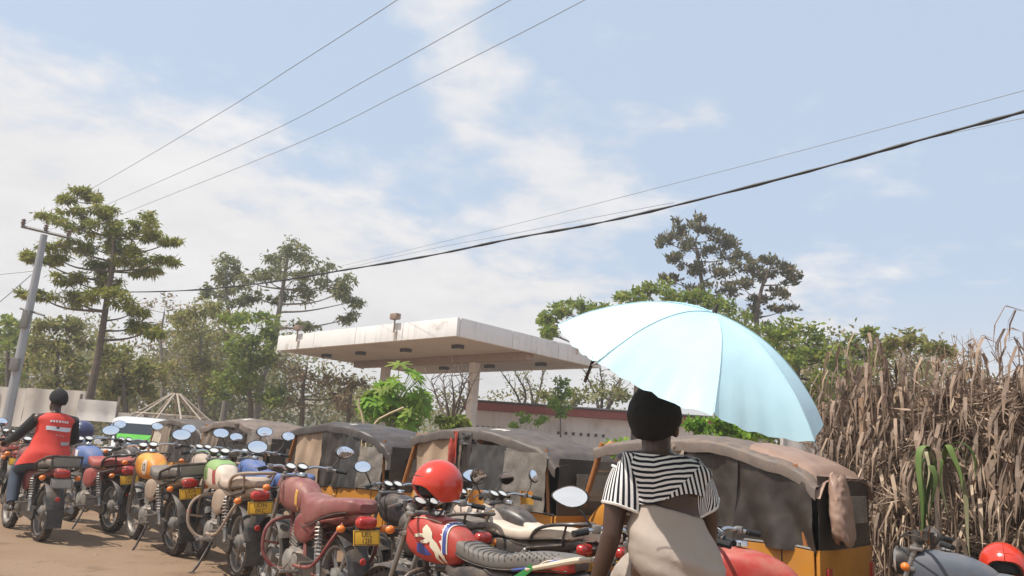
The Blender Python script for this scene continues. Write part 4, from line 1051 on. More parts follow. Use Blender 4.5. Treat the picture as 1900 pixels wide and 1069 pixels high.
    # roof canvas with a drooping eave
    def rf(u, v):
        x = .84-2.15*u; yv = (v-.5)*2; z = roof_z(x)
        e = abs(yv); y = .645*max(-1, min(1, yv*1.12)); drop = .075*e**2.4
        if e > .93: drop += (e-.93)*1.1
        z = z-drop+.035*fbm((x*2.0+seed, y*2.2, seed), 1.0)+.010*fbm((x*9+seed, y*3, seed), 1.0)+(.012*sin(x*9+seed*2)*max(0, e-.55))
        if e > .86: y += (1 if yv > 0 else -1)*(.014*sin(x*13+seed)+.014)
        return (x, y, z)
    q = MB(); q.grid(rf, 60, 34, two=.008); ro = q.build('roof_canvas', roofmat or c_roof, t, ang=60)
    for x in (.02, -.55, -1.05):
        link('roof_hoop', cached('tt_hoop%.2f' % x, lambda b: b.tube([(x, -.60, roof_z(x)-.16), (x, -.56, roof_z(x)-.075), (x, 0, roof_z(x)-.045), (x, .56, roof_z(x)-.075), (x, .60, roof_z(x)-.16)], .012, 6)), m_black, t)
    if patch:
        x, y, w, h_ = patch
        q = MB(); q.grid(lambda u, v: Vector(rf((.84-(x+w*(u-.5)))/2.15, .5+(y+h_*(v-.5))/2/.72))+Vector((0, 0, .012)), 6, 4, two=.003); q.build('roof_patch', mat('pale_patch', (.62, .57, .50), .6, var=.2), ro)
    # back curtain
    q = MB(); q.grid(lambda u, v: (-1.30-.03*sin(pi*u)+.02*fbm((u*4+seed, v*4, 1), 1), -.60+1.2*u, .82+.56*v), 18, 10, two=.008); bc = q.build('back_curtain', c_dark, t)
    q = MB(); q.grid(lambda u, v: (-1.345-.03*sin(pi*(.2+.6*u)), -.36+.72*u, 1.02+.22*v), 8, 4, two=.004); q.build('back_window', m_clear, bc)
    # seats and inside
    link('rear_seat', cached('tt_seat', lambda b: (b.box((-.72, 0, .62), (.46, 1.06, .14), None, .04), b.box((-1.0, 0, .86), (.14, 1.06, .44), None, .04))), c_inner, t)
    link('driver_seat', cached('tt_dseat', lambda b: (b.box((.20, 0, .66), (.34, .62, .12), None, .04), b.box((.02, 0, .90), (.09, .62, .36), None, .03))), c_inner, t)
    link('partition', cached('tt_part', lambda b: b.box((-.02, 0, .62), (.03, 1.14, .60), None, .005)), c_inner, t)
    link('handlebar', cached('tt_hb', lambda b: (b.tube([(.62, .34, .98), (.74, .15, 1.0), (.74, -.15, 1.0), (.62, -.34, .98)], .014, 6), b.tube([(.74, 0, 1.0), (.90, 0, .60)], .025, 6))), m_black, t)
    q = cloth(-1.26, .0, .82, 1.55, -.60, 4, .012, seed=seed+3, ztop=lambda x: roof_z(x)-.09); q.build('far_side_curtain', c_dark, t)
    # near side cloths, front to back
    for i, (x0, x1, z0, z1, mm, folds, amp, sag, skew, tuck, nm) in enumerate(side):
        q = cloth(x0, x1, z0, 1.55, TW+.010+.014*i, folds, amp, sag, skew, seed+i*1.7, ztop=(lambda x: roof_z(x)-.085) if z1 is None else (lambda x: z1), tuck=tuck)
        q.build(nm, mm, t, ang=60)
    if sill:
        q = MB(); P = [(.02-1.0*k/16, TW+.035+.012*sin(k*1.1), .845+.018*sin(k*.9)-.03*sin(pi*k/16)) for k in range(17)]
        q.tube(P, [.02]+[.042+.010*sin(k*2.1) for k in range(15)]+[.02], 10); q.build('rolled_vinyl', c_vinyl, t)
    if rear_roll:
        def rr(u, v):
            z = 1.40-.52*u; a = 2*pi*v; pr = (sin(pi*min(max(u, .002), .998)))**.16; w = pr*(.050+.022*u)*(1+.5*fbm((u*7, cos(a)*2, sin(a)*2), 1.6)); wy = pr*(.135+.045*u)*(1+.22*fbm((u*5+3, cos(a)*2, sin(a)*2), 1.4))
            return (-1.385-.06*u+w*(abs(cos(a))**.7)*(1 if cos(a) > 0 else -1), .40+wy*(abs(sin(a))**.7)*(1 if sin(a) > 0 else -1)+.03*u, z+.025*sin(a*2+u*5))
        q = MB(); q.grid(rr, 30, 32, two=0)
        q.build('rolled_rear_flap', c_brown, t, ang=70)
        q = MB(); q.grid(lambda u, v: (-.72-.62*u, (v-.5)*1.30, roof_z(-.72-.62*u if -.72-.62*u > -1.30 else -1.30)+.024-.06*(abs(v-.5)*2)**3-(.10*max(0, abs(v-.5)*2-.8)/.2)+.02*fbm((u*5, v*7, 2), 1.5)), 16, 20, two=.006); q.build('rear_roof_sheet', c_brown, t, ang=70)
    return t
D_ = 'side_curtain'
# T1..T5, farthest first: side cloths are (x0, x1, z0, z1, material, folds, amp, sag, skew, tuck, name)
def tk(px, Y): p = at(px, 860, Y); th = radians(50); return (p.x+1.0*sin(th), Y-1.0*cos(th))
tuktuk(tk(318, 16.8), 50, 'farthest yellow three-wheeled taxi with cream curtain, beside the white car', [(.34, .72, .70, None, c_cream, 2, .02, .0, .04, .02, D_), (-.02, .34, .5, None, c_taupe, 2, .015, 0, 0, 0, D_), (-.62, -.02, .80, None, c_dark, 2, .02, 0, 0, 0, D_), (-1.25, -.62, .82, None, c_dark, 3, .012, 0, 0, 0, 'quarter_curtain')], seed=1)
tuktuk(tk(418, 14.0), 50, 'second three-wheeled taxi from the white car, with grey-brown front curtain', [(.18, .74, .60, None, c_taupe, 3, .035, .0, .16, .05, D_), (-.10, .22, .78, None, c_dark, 2, .015, 0, 0, 0, D_), (-.66, -.10, 1.30, None, c_dark, 2, .02, .02, 0, 0, D_), (-1.25, -.68, .82, None, m_clear, 3, .008, 0, 0, 0, 'quarter_window')], seed=2.3, roofmat=mat('roof_canvas_brown', (.12, .092, .077), .55, var=.15, dust=.3, bump=.25, bscale=6), patch=(-.1, .35, .22, .18))
tuktuk(tk(590, 11.6), 50, 'three-wheeled taxi with tan curtain, middle one of the five', [(.10, .74, .62, None, c_tan, 2, .025, .0, .0, .03, D_), (-.36, .10, .80, None, c_dark, 2, .02, 0, -.02, 0, D_), (-.74, -.36, .82, None, c_black, 2, .015, 0, 0, 0, D_), (-1.22, -.74, .84, 1.36, m_clear, 2, .010, 0, 0, 0, 'quarter_window')], seed=4.1, roofmat=mat('roof_canvas_dark', (.040, .032, .028), .42, var=.25, dust=.16, dustcol=(.25, .18, .13), bump=.25, bscale=6), patch=(-.25, .38, .14, .12))
t4 = tuktuk(tk(812, 9.6), 50, 'three-wheeled taxi with draped tan curtain and hanging red strip', [(.12, .74, .86, None, c_tan, 2, .04, .12, .03, .02, D_), (.0, .14, .80, None, c_taupe, 1, .03, 0, .03, 0, D_), (-.16, .08, .80, None, c_dark, 1, .03, 0, 0, 0, D_), (-.24, .02, 1.46, None, c_black, 1, .02, 0, 0, 0, D_), (-.66, -.16, .84, 1.47, c_black, 2, .012, 0, 0, 0, D_), (-1.22, -.66, .84, 1.42, m_clear, 2, .012, 0, 0, 0, 'quarter_window')], seed=5.2, sill=True, patch=(-.34, .40, .20, .12))  # wide black sheet stands in for the shade inside the open passenger side
q = cloth(.06, .17, 1.24, 1.60, TW+.06, 1, .03, 0, -.02, 7, thick=.004); q.build('hanging_strip', c_red, t4)
t5 = tuktuk((1.96, 7.3), 47, 'nearest three-wheeled taxi, its rear wrapped in dark canvas and brown plastic', [(-.66, -.12, .80, None, c_dark, 1.4, .045, 0, .0, .03, D_), (-1.27, -.64, .80, None, c_dark, 1.7, .045, 0, 0, -.02, 'quarter_curtain'), (-.16, .0, 1.40, None, c_taupe, 1, .02, 0, 0, 0, D_)], seed=6.6, rear_roll=True, wordmark='TVS', roofmat=mat('roof_canvas_brown', (.12, .092, .077), .55, var=.15, dust=.3, bump=.25, bscale=6))
# two pale sticks and a stump-like bundle standing behind the middle taxi
sb = at(684, 765, 12.6)
for pts, lab in (([(-.02, 0, 0), (-.06, 0, sb.z-.20), (-.12, 0, sb.z-.02), (-.19, .02, sb.z+.10), (-.19, .02, sb.z+.22)], 'short pale stick bent upward behind the middle taxi roof'), ([(.0, 0, 0), (.02, 0, sb.z-.35), (.18, 0, sb.z-.10), (.36, 0, sb.z+.01), (.58, 0, sb.z+.12)], 'pale slanting stick behind the middle taxi roof')):
    q = MB(); pts = [(x, y, z) for x, y, z in pts]; pts[0] = (pts[0][0], pts[0][1], .0); q.tube(pts, [.02, .02, .018, .016, .022], 6); o = q.build('stick', mat('straw_stick', (.55, .42, .26), .8, var=.15)); o.location = (sb.x, sb.y, 0); tag(o, lab, 'stick', 'sticks')

# ================================================================= white car
w_paint = mat('white_car_paint', (.72, .72, .71), .25, var=.04, dust=.12, coat=.4); w_glass = mat('car_glass', (.03, .035, .04), .06, var=.05)
cp = at(262, 815, 18.5); car = empty('car', (cp.x, cp.y, 0.003), radians(-62), 'white car with green strip across its windscreen, behind the motorcycles', 'car')
# local +x forward (towards the camera and a little right)
def carbody(b):
    st = [(-2.05, .70, .40, .85), (-1.98, .78, .30, .98), (-1.3, .83, .24, 1.02), (0, .84, .24, 1.02), (.85, .83, .24, 1.00), (1.5, .80, .25, .92), (1.92, .74, .30, .80), (2.05, .60, .36, .62)]
    loftbody(b, st, 4, 28, 4.5)
cbd = link('body', cached('car_body', carbody), w_paint, car)
def cabin(b):
    st = [(-1.95, .60, .92, 1.05), (-1.80, .68, .92, 1.50), (-1.3, .70, .92, 1.66), (-.3, .70, .92, 1.69), (.20, .68, .92, 1.62), (.45, .66, .92, 1.45), (1.05, .64, .90, 1.00)]
    loftbody(b, st, 4, 28, 5.0)
cbn = link('cabin', cached('car_cabin', cabin), w_paint, car)
q = MB(); q.grid(lambda u, v: (1.02-.60*u+.03, (v-.5)*(1.22-.08*u), 1.04+.45*u+.02), 6, 8, two=.01); ws = q.build('windscreen', w_glass, car)
q = MB(); q.grid(lambda u, v: (1.02-.60*(.16+.28*u)+.042, (v-.5)*1.12, 1.04+.45*(.16+.28*u)+.028), 3, 8, two=.004); q.build('green_strip', mat('green_strip', (.10, .42, .04), .5), ws)
for s in (1, -1):
    for x0, x1, xt0, xt1 in ((-.05, .80, -.05, .38), (-.95, -.13, -.95, -.13), (-1.72, -1.03, -1.62, -1.03)):
        q = MB(); q.grid(lambda u, v: (x0+(x1-x0)*u+((xt0-x0)+((xt1-x1)-(xt0-x0))*u)*v, s*(.765-.055*v), 1.06+.46*v), 4, 4, two=.01); q.build('side_window', w_glass, car)
    q = MB(); q.box((.72, s*.90, 1.06), (.10, .18, .13), None, .03); q.build('wing_mirror', w_paint, car)
    q = MB(); q.box((1.93, s*.52, .70), (.16, .30, .13), None, .04); q.build('headlight', m_glass, car)
    for x in (1.25, -1.30):
        w = empty_part('wheel', car, (x, s*.74, .30)); link('tyre', cached('car_tyre', lambda b: b.lathe([(.19, -.09), (.27, -.10), (.297, -.07), (.30, 0), (.297, .07), (.27, .10), (.19, .09)], axis='Y', n=24)), m_tyre, w)
        link('rim', cached('car_rim', lambda b: b.lathe([(0, -.06), (.08, -.07), (.18, -.05), (.20, -.085), (.20, .085), (.18, .05), (.08, .07), (0, .06)], axis='Y', n=20)), m_steel, w)
q = MB(); q.box((2.02, 0, .58), (.06, .70, .12), None, .02); q.build('grille', m_black, car)
# ================================================================= people
def fuse(b, name, voxel=.009, smooth=8, m=None, parent=None):
    """one continuous skin over overlapping volumes"""
    me = bpy.data.meshes.new('tmp'); me.from_pydata(b.v, [], b.f)
    bm = bmesh.new(); bm.from_mesh(me); bmesh.ops.recalc_face_normals(bm, faces=bm.faces[:]); bm.to_mesh(me); bm.free()
    o = bpy.data.objects.new('tmp', me); C.objects.link(o)
    r = o.modifiers.new('r', 'REMESH'); r.mode = 'VOXEL'; r.voxel_size = voxel
    if smooth:
        s = o.modifiers.new('s', 'SMOOTH'); s.factor = .5; s.iterations = smooth
    dg = bpy.context.evaluated_depsgraph_get(); me2 = bpy.data.meshes.new_from_object(o.evaluated_get(dg)); bpy.data.objects.remove(o)
    me2.name = name; me2.polygons.foreach_set('use_smooth', [True]*len(me2.polygons)); me2.materials.clear(); me2.materials.append(None)
    return link(name, me2, m, parent)
def seg(b, pts, rs, n=14, sm=4):
    b.tube(pts, rs, n, smooth=sm); b.sphere(pts[0], rs[0], 12, 8); b.sphere(pts[-1], rs[-1], 12, 8)
def ring(c, a, d, n=24, e=2.2, tiltx=0.0, tilty=0.0):
    o = []
    for k in range(n):
        t = 2*pi*k/n; x = a*(abs(cos(t))**(2/e))*(1 if cos(t) >= 0 else -1); y = d*(abs(sin(t))**(2/e))*(1 if sin(t) >= 0 else -1)
        o.append(Vector((c[0]+x, c[1]+y, c[2]+tiltx*x+tilty*y)))
    return o
def head(b, c, s=1.0, fx=0.0):
    """skull, jaw, nose, ears; face looks along +y rotated by fx"""
    c = Vector(c); M = Matrix.Rotation(fx, 3, 'Z')
    P = lambda v: c+M @ (Vector(v)*s)
    b.sphere(P((0, -.01, .03)), (.074*s, .093*s, .095*s), 18, 12); b.sphere(P((0, .03, -.045)), (.060*s, .068*s, .075*s), 16, 10); b.sphere(P((0, .085, -.085)), (.026*s, .022*s, .022*s), 10, 8)
    b.tube([P((0, .088, .01)), P((0, .108, -.028)), P((0, .092, -.042))], [.010*s, .017*s, .014*s], 8); b.sphere(P((0, .10, -.062)), (.026*s, .012*s, .008*s), 10, 6); b.sphere(P((0, .097, -.074)), (.023*s, .012*s, .008*s), 10, 6)
    for k in (-1, 1):
        b.sphere(P((k*.077, -.005, -.005)), (.010*s, .020*s, .032*s), 10, 8, M); b.sphere(P((k*.033, .082, .02)), (.020*s, .012*s, .010*s), 10, 6)
def hand(b, wrist, d, palm_n, s=1.0, curl=.5, side=1):
    """palm, four unequal bent fingers and a thumb from the palm's side; d = pointing direction, palm_n = palm normal"""
    d = Vector(d).normalized(); n_ = Vector(palm_n); n_ = (n_-d*n_.dot(d)).normalized(); w = d.cross(n_)*side; o = Vector(wrist)
    P = lambda a, c, e: o+(d*a+w*c+n_*e)*s
    b.loft([[P(a, cw*cos(t), ch*sin(t)) for t in [2*pi*k/12 for k in range(12)]] for a, cw, ch in ((-.01, .026, .020), (.03, .036, .017), (.07, .041, .015), (.092, .038, .012))])
    for i, (c, L) in enumerate(((-.030, .068), (-.010, .078), (.011, .072), (.030, .056))):
        a0 = .085; p0 = P(a0-.01, c, 0); an = .25*curl; pts = [p0]; cur = p0
        for k, f in enumerate((.45, .32, .23)):
            an += curl*.75; cur = cur+(d*cos(an)+n_*sin(an))*L*f*s+w*c*.05*s; pts.append(cur)
        b.tube(pts, [.0092*s, .0086*s, .0080*s, .0066*s], 8); b.sphere(pts[-1], .0070*s, 8, 6)
    pts = [P(.02, -.028, .004), P(.045, -.052, .014), P(.072, -.060, .026+.01*curl), P(.095, -.055, .034+.016*curl)]
    b.tube(pts, [.014*s, .0115*s, .010*s, .0085*s], 8); b.sphere(pts[-1], .0088*s, 8, 6)

skin = mat('dark_skin', (.062, .031, .020), .40, var=.10, vscale=10, sss=.08); m_hair = mat('black_hair', (.0075, .0065, .0065), .8, var=.4, vscale=40, bump=1.0, bscale=220)
m_eye = mat('eye', (.5, .48, .45), .2)
m_denim = mat('blue_denim', (.055, .07, .10), .85, var=.15, bump=.2, bscale=90); m_sandal = mat('sandal', (.04, .03, .025), .7)

# ---------------------------------------------------------------- woman under the umbrella, seated on a motorcycle, seen from behind
bike_w = motorcycle((.75, 3.02), -2, 'black motorcycle the umbrella-holding woman sits on, one white mirror showing', p_dark, m_black, panel=p_dark, rear=None, plate=None, group='motorcycles at the stand', stand=True, mirrors=(('drop', .42, 1.22, .15, .14), None), headm=m_black)
W = empty('person', (.71, 3.08, 0), radians(-6), 'woman in striped top and beige skirt seated under the pale blue umbrella', 'person')
W.scale = (.93, .97, 1.0)
tors = [((.015, .00, .90), .185, .135), ((.012, -.01, .97), .190, .140), ((.005, .0, 1.05), .165, .120), ((-.012, .01, 1.13), .138, .100), ((-.030, .015, 1.21), .140, .098), ((-.045, .02, 1.29), .160, .105), ((-.058, .02, 1.36), .165, .098), ((-.068, .015, 1.405), .120, .075), ((-.075, .015, 1.435), .060, .058)]
b = MB(); b.loft([ring(c, a, d) for c, a, d in tors])
seg(b, [(-.075, .015, 1.40), (-.080, .022, 1.46), (-.085, .032, 1.50)], [.068, .063, .064])
head(b, (-.085, .045, 1.535), 1.06, radians(-24))
for k in (-1, 1): b.sphere(Vector((-.085, .045, 1.535))+Matrix.Rotation(radians(-24), 3, 'Z') @ Vector((k*.098, -.002, -.012)), (.014, .024, .036), 10, 8)
LS, RS = Vector((-.205, .015, 1.365)), Vector((.085, .025, 1.350))
seg(b, [(-.12, .02, 1.375), LS], [.06, .062]); seg(b, [LS, (-.245, -.01, 1.22), (-.262, -.03, 1.10)], [.060, .052, .042]); seg(b, [(-.262, -.03, 1.10), (-.295, -.015, .985), (-.33, .01, .865)], [.043, .040, .027])
hand(b, (-.332, .012, .862), (-.25, .25, -1), (.6, -.6, -.2), 1.0, .45, 1)
b.box((0, 0, -50), (.001, .001, .001)) if False else None
# right arm: elbow down, forearm up to the umbrella handle in front of the chest
RH = Vector((.04, .27, 1.25))
seg(b, [(.04, .02, 1.365), RS], [.06, .058]); seg(b, [RS, (.15, .08, 1.22), (.165, .14, 1.09)], [.056, .050, .042]); seg(b, [(.165, .14, 1.09), (.11, .21, 1.16), (.065, .25, 1.215)], [.043, .038, .027])
hand(b, (.06, .255, 1.222), (-.30, .25, .55), (.1, 1, -.35), 1.0, 1.0, -1)
for s in (-1, 1):        # legs: thighs forward on the seat, shins down, feet on the pegs
    seg(b, [(.012+s*.09, .02, .93), (s*.15+.01, .24, .90), (s*.19+.01, .42, .84)], [.105, .088, .062]); seg(b, [(s*.19+.01, .42, .84), (s*.21, .38, .62), (s*.22, .33, .38)], [.060, .058, .036])
    b.loft([ring((s*.22, .33+.16*k/4-.05, .345-.02*(k > 1)), .032+.01*sin(pi*k/4), .03) for k in range(5)], cap=True); b.sphere((s*.22, .40, .335), (.038, .12, .028), 12, 8)
wb = fuse(b, 'body', .0062, 5, skin, W)
# hair: close-cropped cap with an uneven edge
hc = Vector((-.085, .045, 1.535)); hb_m = MB(); Mh = Matrix.Rotation(radians(-24), 3, 'Z')
def hairf(u, v):
    a = 2*pi*u; fc = .5+.5*cos(a-pi/2); t = .0008+(2.30-1.1*fc**1.5)*v
    p = Vector((.100*sin(t)*cos(a), .116*sin(t)*sin(a), .126*cos(t))); p *= 1+.05*fbm((p*40), 1)
    if t > 1.55: p.x *= 1-.30*(t-1.55); p.y *= 1-.20*(t-1.55)
    return hc+Mh @ (p+Vector((0, -.012, .032)))
hb_m.grid(hairf, 48, 26, two=.02); hb_m.build('hair', m_hair, W, ang=180)
for k in (-1, 1):
    q = MB(); q.sphere(hc+Mh @ Vector((k*.034, .093, .022)), (.011, .006, .007), 10, 6); q.build('eye', m_eye, W)
# striped crop top
def stripes(name, mode):
    m = bpy.data.materials.new(name); m.use_nodes = True; g = NG(m.node_tree); g.n.clear()
    out = g.new('ShaderNodeOutputMaterial'); bs = g.new('ShaderNodeBsdfPrincipled'); tc = g.new('ShaderNodeTexCoord'); sp = g.new('ShaderNodeSeparateXYZ'); g.link(tc.outputs['Object'], sp.inputs[0]); x, y, z = sp.outputs
    n = g.noise(tc.outputs['Object'], 9, 2)
    if mode == 'back':
        v1 = g.math('ADD', g.math('ADD', z, g.math('MULTIPLY', g.math('SINE', g.math('MULTIPLY', g.math('ADD', x, .06), 17)), -.009)), g.math('MULTIPLY', n, .018))
        v1 = g.math('ADD', v1, g.math('MULTIPLY', g.math('ABSOLUTE', g.math('ADD', x, .10)), -.10))
        v2 = g.math('ADD', g.math('MULTIPLY', x, .95), g.math('MULTIPLY', z, .25))
        low = g.math('LESS_THAN', z, g.math('ADD', 1.292, g.math('MULTIPLY', x, .9)))
        v = g.math('ADD', g.math('MULTIPLY', v1, g.math('SUBTRACT', 1.0, low)), g.math('MULTIPLY', v2, low))
    else:
        v = g.math('MULTIPLY', g.math('ARCTAN2', g.math('ADD', y, .0), g.math('SUBTRACT', x, mode)), .0195*26/(2*pi))
    f = g.math('FRACT', g.math('MULTIPLY', v, 1/.0195)); st = g.ramp(f, .44, .50)
    st2 = g.math('MULTIPLY', st, g.ramp(f, 1.0, .95))
    c = g.mix(st2, (.72, .70, .69), (.012, .013, .020)); g.link(c, bs.inputs['Base Color']); bs.inputs['Roughness'].default_value = .85; bs.inputs['Specular IOR Level'].default_value = .2
    bp = g.new('ShaderNodeBump'); bp.inputs['Strength'].default_value = .25; bp.inputs['Distance'].default_value = .004; g.link(g.noise(tc.outputs['Object'], 60, 3), bp.inputs['Height']); g.link(bp.outputs[0], bs.inputs['Normal'])
    g.link(bs.outputs[0], out.inputs['Surface']); return m
m_sb, m_ss = stripes('striped_back', 'back'), [stripes('striped_sleeve', -.228), stripes('striped_sleeve_far', .118)]
def tr(z):
    for (c0, a0, d0), (c1, a1, d1) in zip(tors, tors[1:]):
        if c0[2] <= z <= c1[2]:
            t = (z-c0[2])/(c1[2]-c0[2]); return Vector(c0).lerp(Vector(c1), t), a0+(a1-a0)*t, d0+(d1-d0)*t
    return Vector(tors[-1][0]), tors[-1][1], tors[-1][2]
def topf(u, v):
    a = 2*pi*u; bk = .5-.5*sin(a)        # 1 at the back
    rs = .5+.5*cos(a)                     # 1 at her right
    z0 = 1.222+.058*bk*(lambda q_: q_*q_*(3-2*q_))(max(0, min(1, (cos(a)+.55)*.9))); z1 = 1.428-.012*bk
    z = z0+(z1-z0)*v; c, A, D = tr(min(z, 1.434)); off = .016+.006*sin(a*5+v*4)*(1-v)+.010*(1-v)
    # shoulders spread the cloth sideways
    sh = math.exp(-((z-1.365)/.05)**2)*.035*abs(cos(a))**2
    e = 2.2; x = (A+off+sh)*(abs(cos(a))**(2/e))*(1 if cos(a) >= 0 else -1); y = (D+off)*(abs(sin(a))**(2/e))*(1 if sin(a) >= 0 else -1)
    return Vector((c.x+x, c.y+y, z))
q = MB(); q.grid(topf, 64, 20, two=.005); q.build('top', m_sb, W, ang=80)
for s, A_, B_ in ((-1, LS, Vector((-.250, -.012, 1.195))), (1, RS, Vector((.150, .07, 1.22)))):
    d = (B_-A_); sd, u_ = rot_to(d.normalized())
    q = MB()
    def slf(u, v):
        a = 2*pi*u; c = A_+Vector((s*-.03, 0, .035))+(d+Vector((0, 0, -.035)))*v; r = .056+.030*v+.012*sin(pi*v)+.004*sin(a*6+1)*v
        ax = d.normalized(); p = c+(sd*cos(a)+u_*sin(a))*r
        if v < .35: p += ax*.0
        return p
    q.grid(slf, 36, 12, two=.005); sl = q.build('sleeve', m_ss[0 if s < 0 else 1], W, ang=80)
    q = MB(); q.tube([slf(k/36, 1.0) for k in range(36)], .0075, 6, closed=True); q.build('sleeve_hem', v_white, sl)
# beige skirt stretched over hips and thighs, its waistband slanting down to her right
m_skirt = mat('beige_skirt', (.37, .305, .255), .8, var=.05, vscale=5, bump=.12, bscale=120)
b = MB(); rs_ = []
for c, a, d, tl_ in (((.03, .03, .872), .10, .10, 0), ((.026, -.01, .90), .145, .140, -.02), ((.018, -.03, .96), .185, .172, -.08), ((.010, -.035, 1.03), .205, .178, -.14), ((-.002, -.022, 1.09), .198, .162, -.17), ((-.016, -.004, 1.155), .168, .132, -.20), ((-.024, .006, 1.21), .150, .114, -.20)):
    rs_.append(ring(c, a, d, 28, 2.2, tl_, 0))
b.loft(rs_)
for s in (-1, 1): seg(b, [(.012+s*.09, .02, .935), (s*.14+.01, .22, .915), (s*.175+.01, .37, .865)], [.108, .100, .084])
sk = fuse(b, 'skirt', .0075, 6, m_skirt, W)
co_ = [(v.co.copy(), v.normal.copy()) for v in sk.data.vertices]; fl_ = []
for c, nv in co_:      # soft drag folds across the hips
    k = .005*sin((c.z*1.0+c.x*.45)*55+3*fbm(c, 5))*max(0, 1-abs(c.z-1.04)/.16)+.005*fbm(c, 12); fl_ += list(c+nv*k)
sk.data.vertices.foreach_set('co', fl_); sk.data.update()
# ---------------------------------------------------------------- umbrella
m_umb = bpy.data.materials.new('pale_blue_nylon'); m_umb.use_nodes = True
def _um():
    g = NG(m_umb.node_tree); g.n.clear(); out = g.new('ShaderNodeOutputMaterial'); bs = g.new('ShaderNodeBsdfPrincipled'); t = g.new('ShaderNodeBsdfTranslucent'); mx = g.new('ShaderNodeMixShader'); mx.inputs[0].default_value = .10
    tc = g.new('ShaderNodeTexCoord'); n = g.noise(tc.outputs['Object'], 4, 3); c = g.mix(g.ramp(n, .3, .7), (.55, .81, .88), (.59, .83, .89))
    bs.inputs['Roughness'].default_value = .38; bs.inputs['Specular IOR Level'].default_value = .5; g.link(c, bs.inputs['Base Color']); g.link(c, t.inputs['Color'])
    bp = g.new('ShaderNodeBump'); bp.inputs['Strength'].default_value = .25; bp.inputs['Distance'].default_value = .006; g.link(g.noise(tc.outputs['Object'], 14, 3), bp.inputs['Height']); g.link(bp.outputs[0], bs.inputs['Normal'])
    g.link(bs.outputs[0], mx.inputs[1]); g.link(t.outputs[0], mx.inputs[2]); g.link(mx.outputs[0], out.inputs['Surface'])
_um()
m_seam_u = mat('umbrella_seam', (.42, .62, .68), .6)
ua = at(1325, 581, 2.98)                      # the tip
# axis: leans to the right of the picture and towards the camera
axis = (rgt*.335+upv*.93-fwd*.15).normalized()
UR, UD = .585, .275
side0 = (rgt-axis*rgt.dot(axis)).normalized(); UM = Matrix((side0, axis.cross(side0), axis)).transposed().to_4x4(); UM.translation = ua-axis*UD
U = empty('umbrella', (0, 0, 0), 0, 'pale blue umbrella tilted over the woman', 'umbrella'); U.matrix_world = UM
NR = 8; A0 = radians(-90-6)
def dome(a, r):
    """a: angle, r 0..1 ; panels sag between the ribs and the hem is scalloped"""
    k = (a-A0)/(2*pi/NR); fr_ = k-math.floor(k); sg = sin(pi*fr_)
    rr_ = UR*r*(1-.085*sg*r*r); zz = UD*(1-r**2.15)-.030*sg*r**1.2*(1-.2*r)+.010*fbm((cos(a)*3*r, sin(a)*3*r, 2), 1.3)*r+.0045*sin(fr_*pi*9+2*sin(a*3))*max(0, r-.72)/.28
    return Vector((rr_*cos(a), rr_*sin(a), zz))
for k in range(NR):
    q = MB(); q.grid(lambda u, v: dome(A0+2*pi/NR*(k+u*.999), .004+.996*v), 14, 22, two=0); q.build('canopy_panel', m_umb, U, ang=180)
    q = MB(); a = A0+2*pi/NR*k; q.tube([dome(a, r/14)-Vector((0, 0, .006)) for r in range(15)], .0028, 5); rb = q.build('rib', m_steel, U)
    q = MB(); q.tube([dome(a, r/20)+Vector((0, 0, .0012)) for r in range(21)], .0022, 5); q.build('seam', m_seam_u, U)
    q = MB(); q.tube([Vector((.012*cos(a), .012*sin(a), UD-.26)), dome(a, .52)-Vector((0, 0, .008))], .0025, 5); q.build('stretcher', m_steel, rb)
    q = MB(); tip_ = dome(a, 1.0); q.tube([tip_, tip_*1.0+Vector((.022*cos(a), .022*sin(a), -.012))], [.004, .002], 6); q.build('rib_tip', m_steel, rb)
q = MB(); q.tube([(0, 0, UD-.02), (0, 0, UD+.02), (0, 0, UD+.04)], [.014, .008, .004], 10); q.build('ferrule', m_black, U)
# shaft runs down to the woman's hand
q = MB(); q.tube([(0, 0, UD), (0, 0, -.36)], .0055, 8); q.build('shaft', m_chrome, U)
q = MB(); q.tube([(0, 0, -.33), (0, 0, -.44)], [.012, .014], 10); q.build('handle', m_black, U)
q = MB(); p0 = dome(A0+2*pi/NR*6.9, .98); q.grid(lambda u, v: p0+Vector((.012*(v-.5), 0, -.10*u)), 4, 1, two=.002); q.build('tie_strap', m_black, U)

# ---------------------------------------------------------------- rider in the red vest
th = radians(46); hB = Vector((-sin(th), cos(th), 0)); RP = empty('person', (bikeB.location.x, bikeB.location.y, 0), pi/2+th, 'rider in red sleeveless vest over black sleeves on the maroon motorcycle', 'person', None, 1.06); RP.scale = (1.06, .97, 1.06)
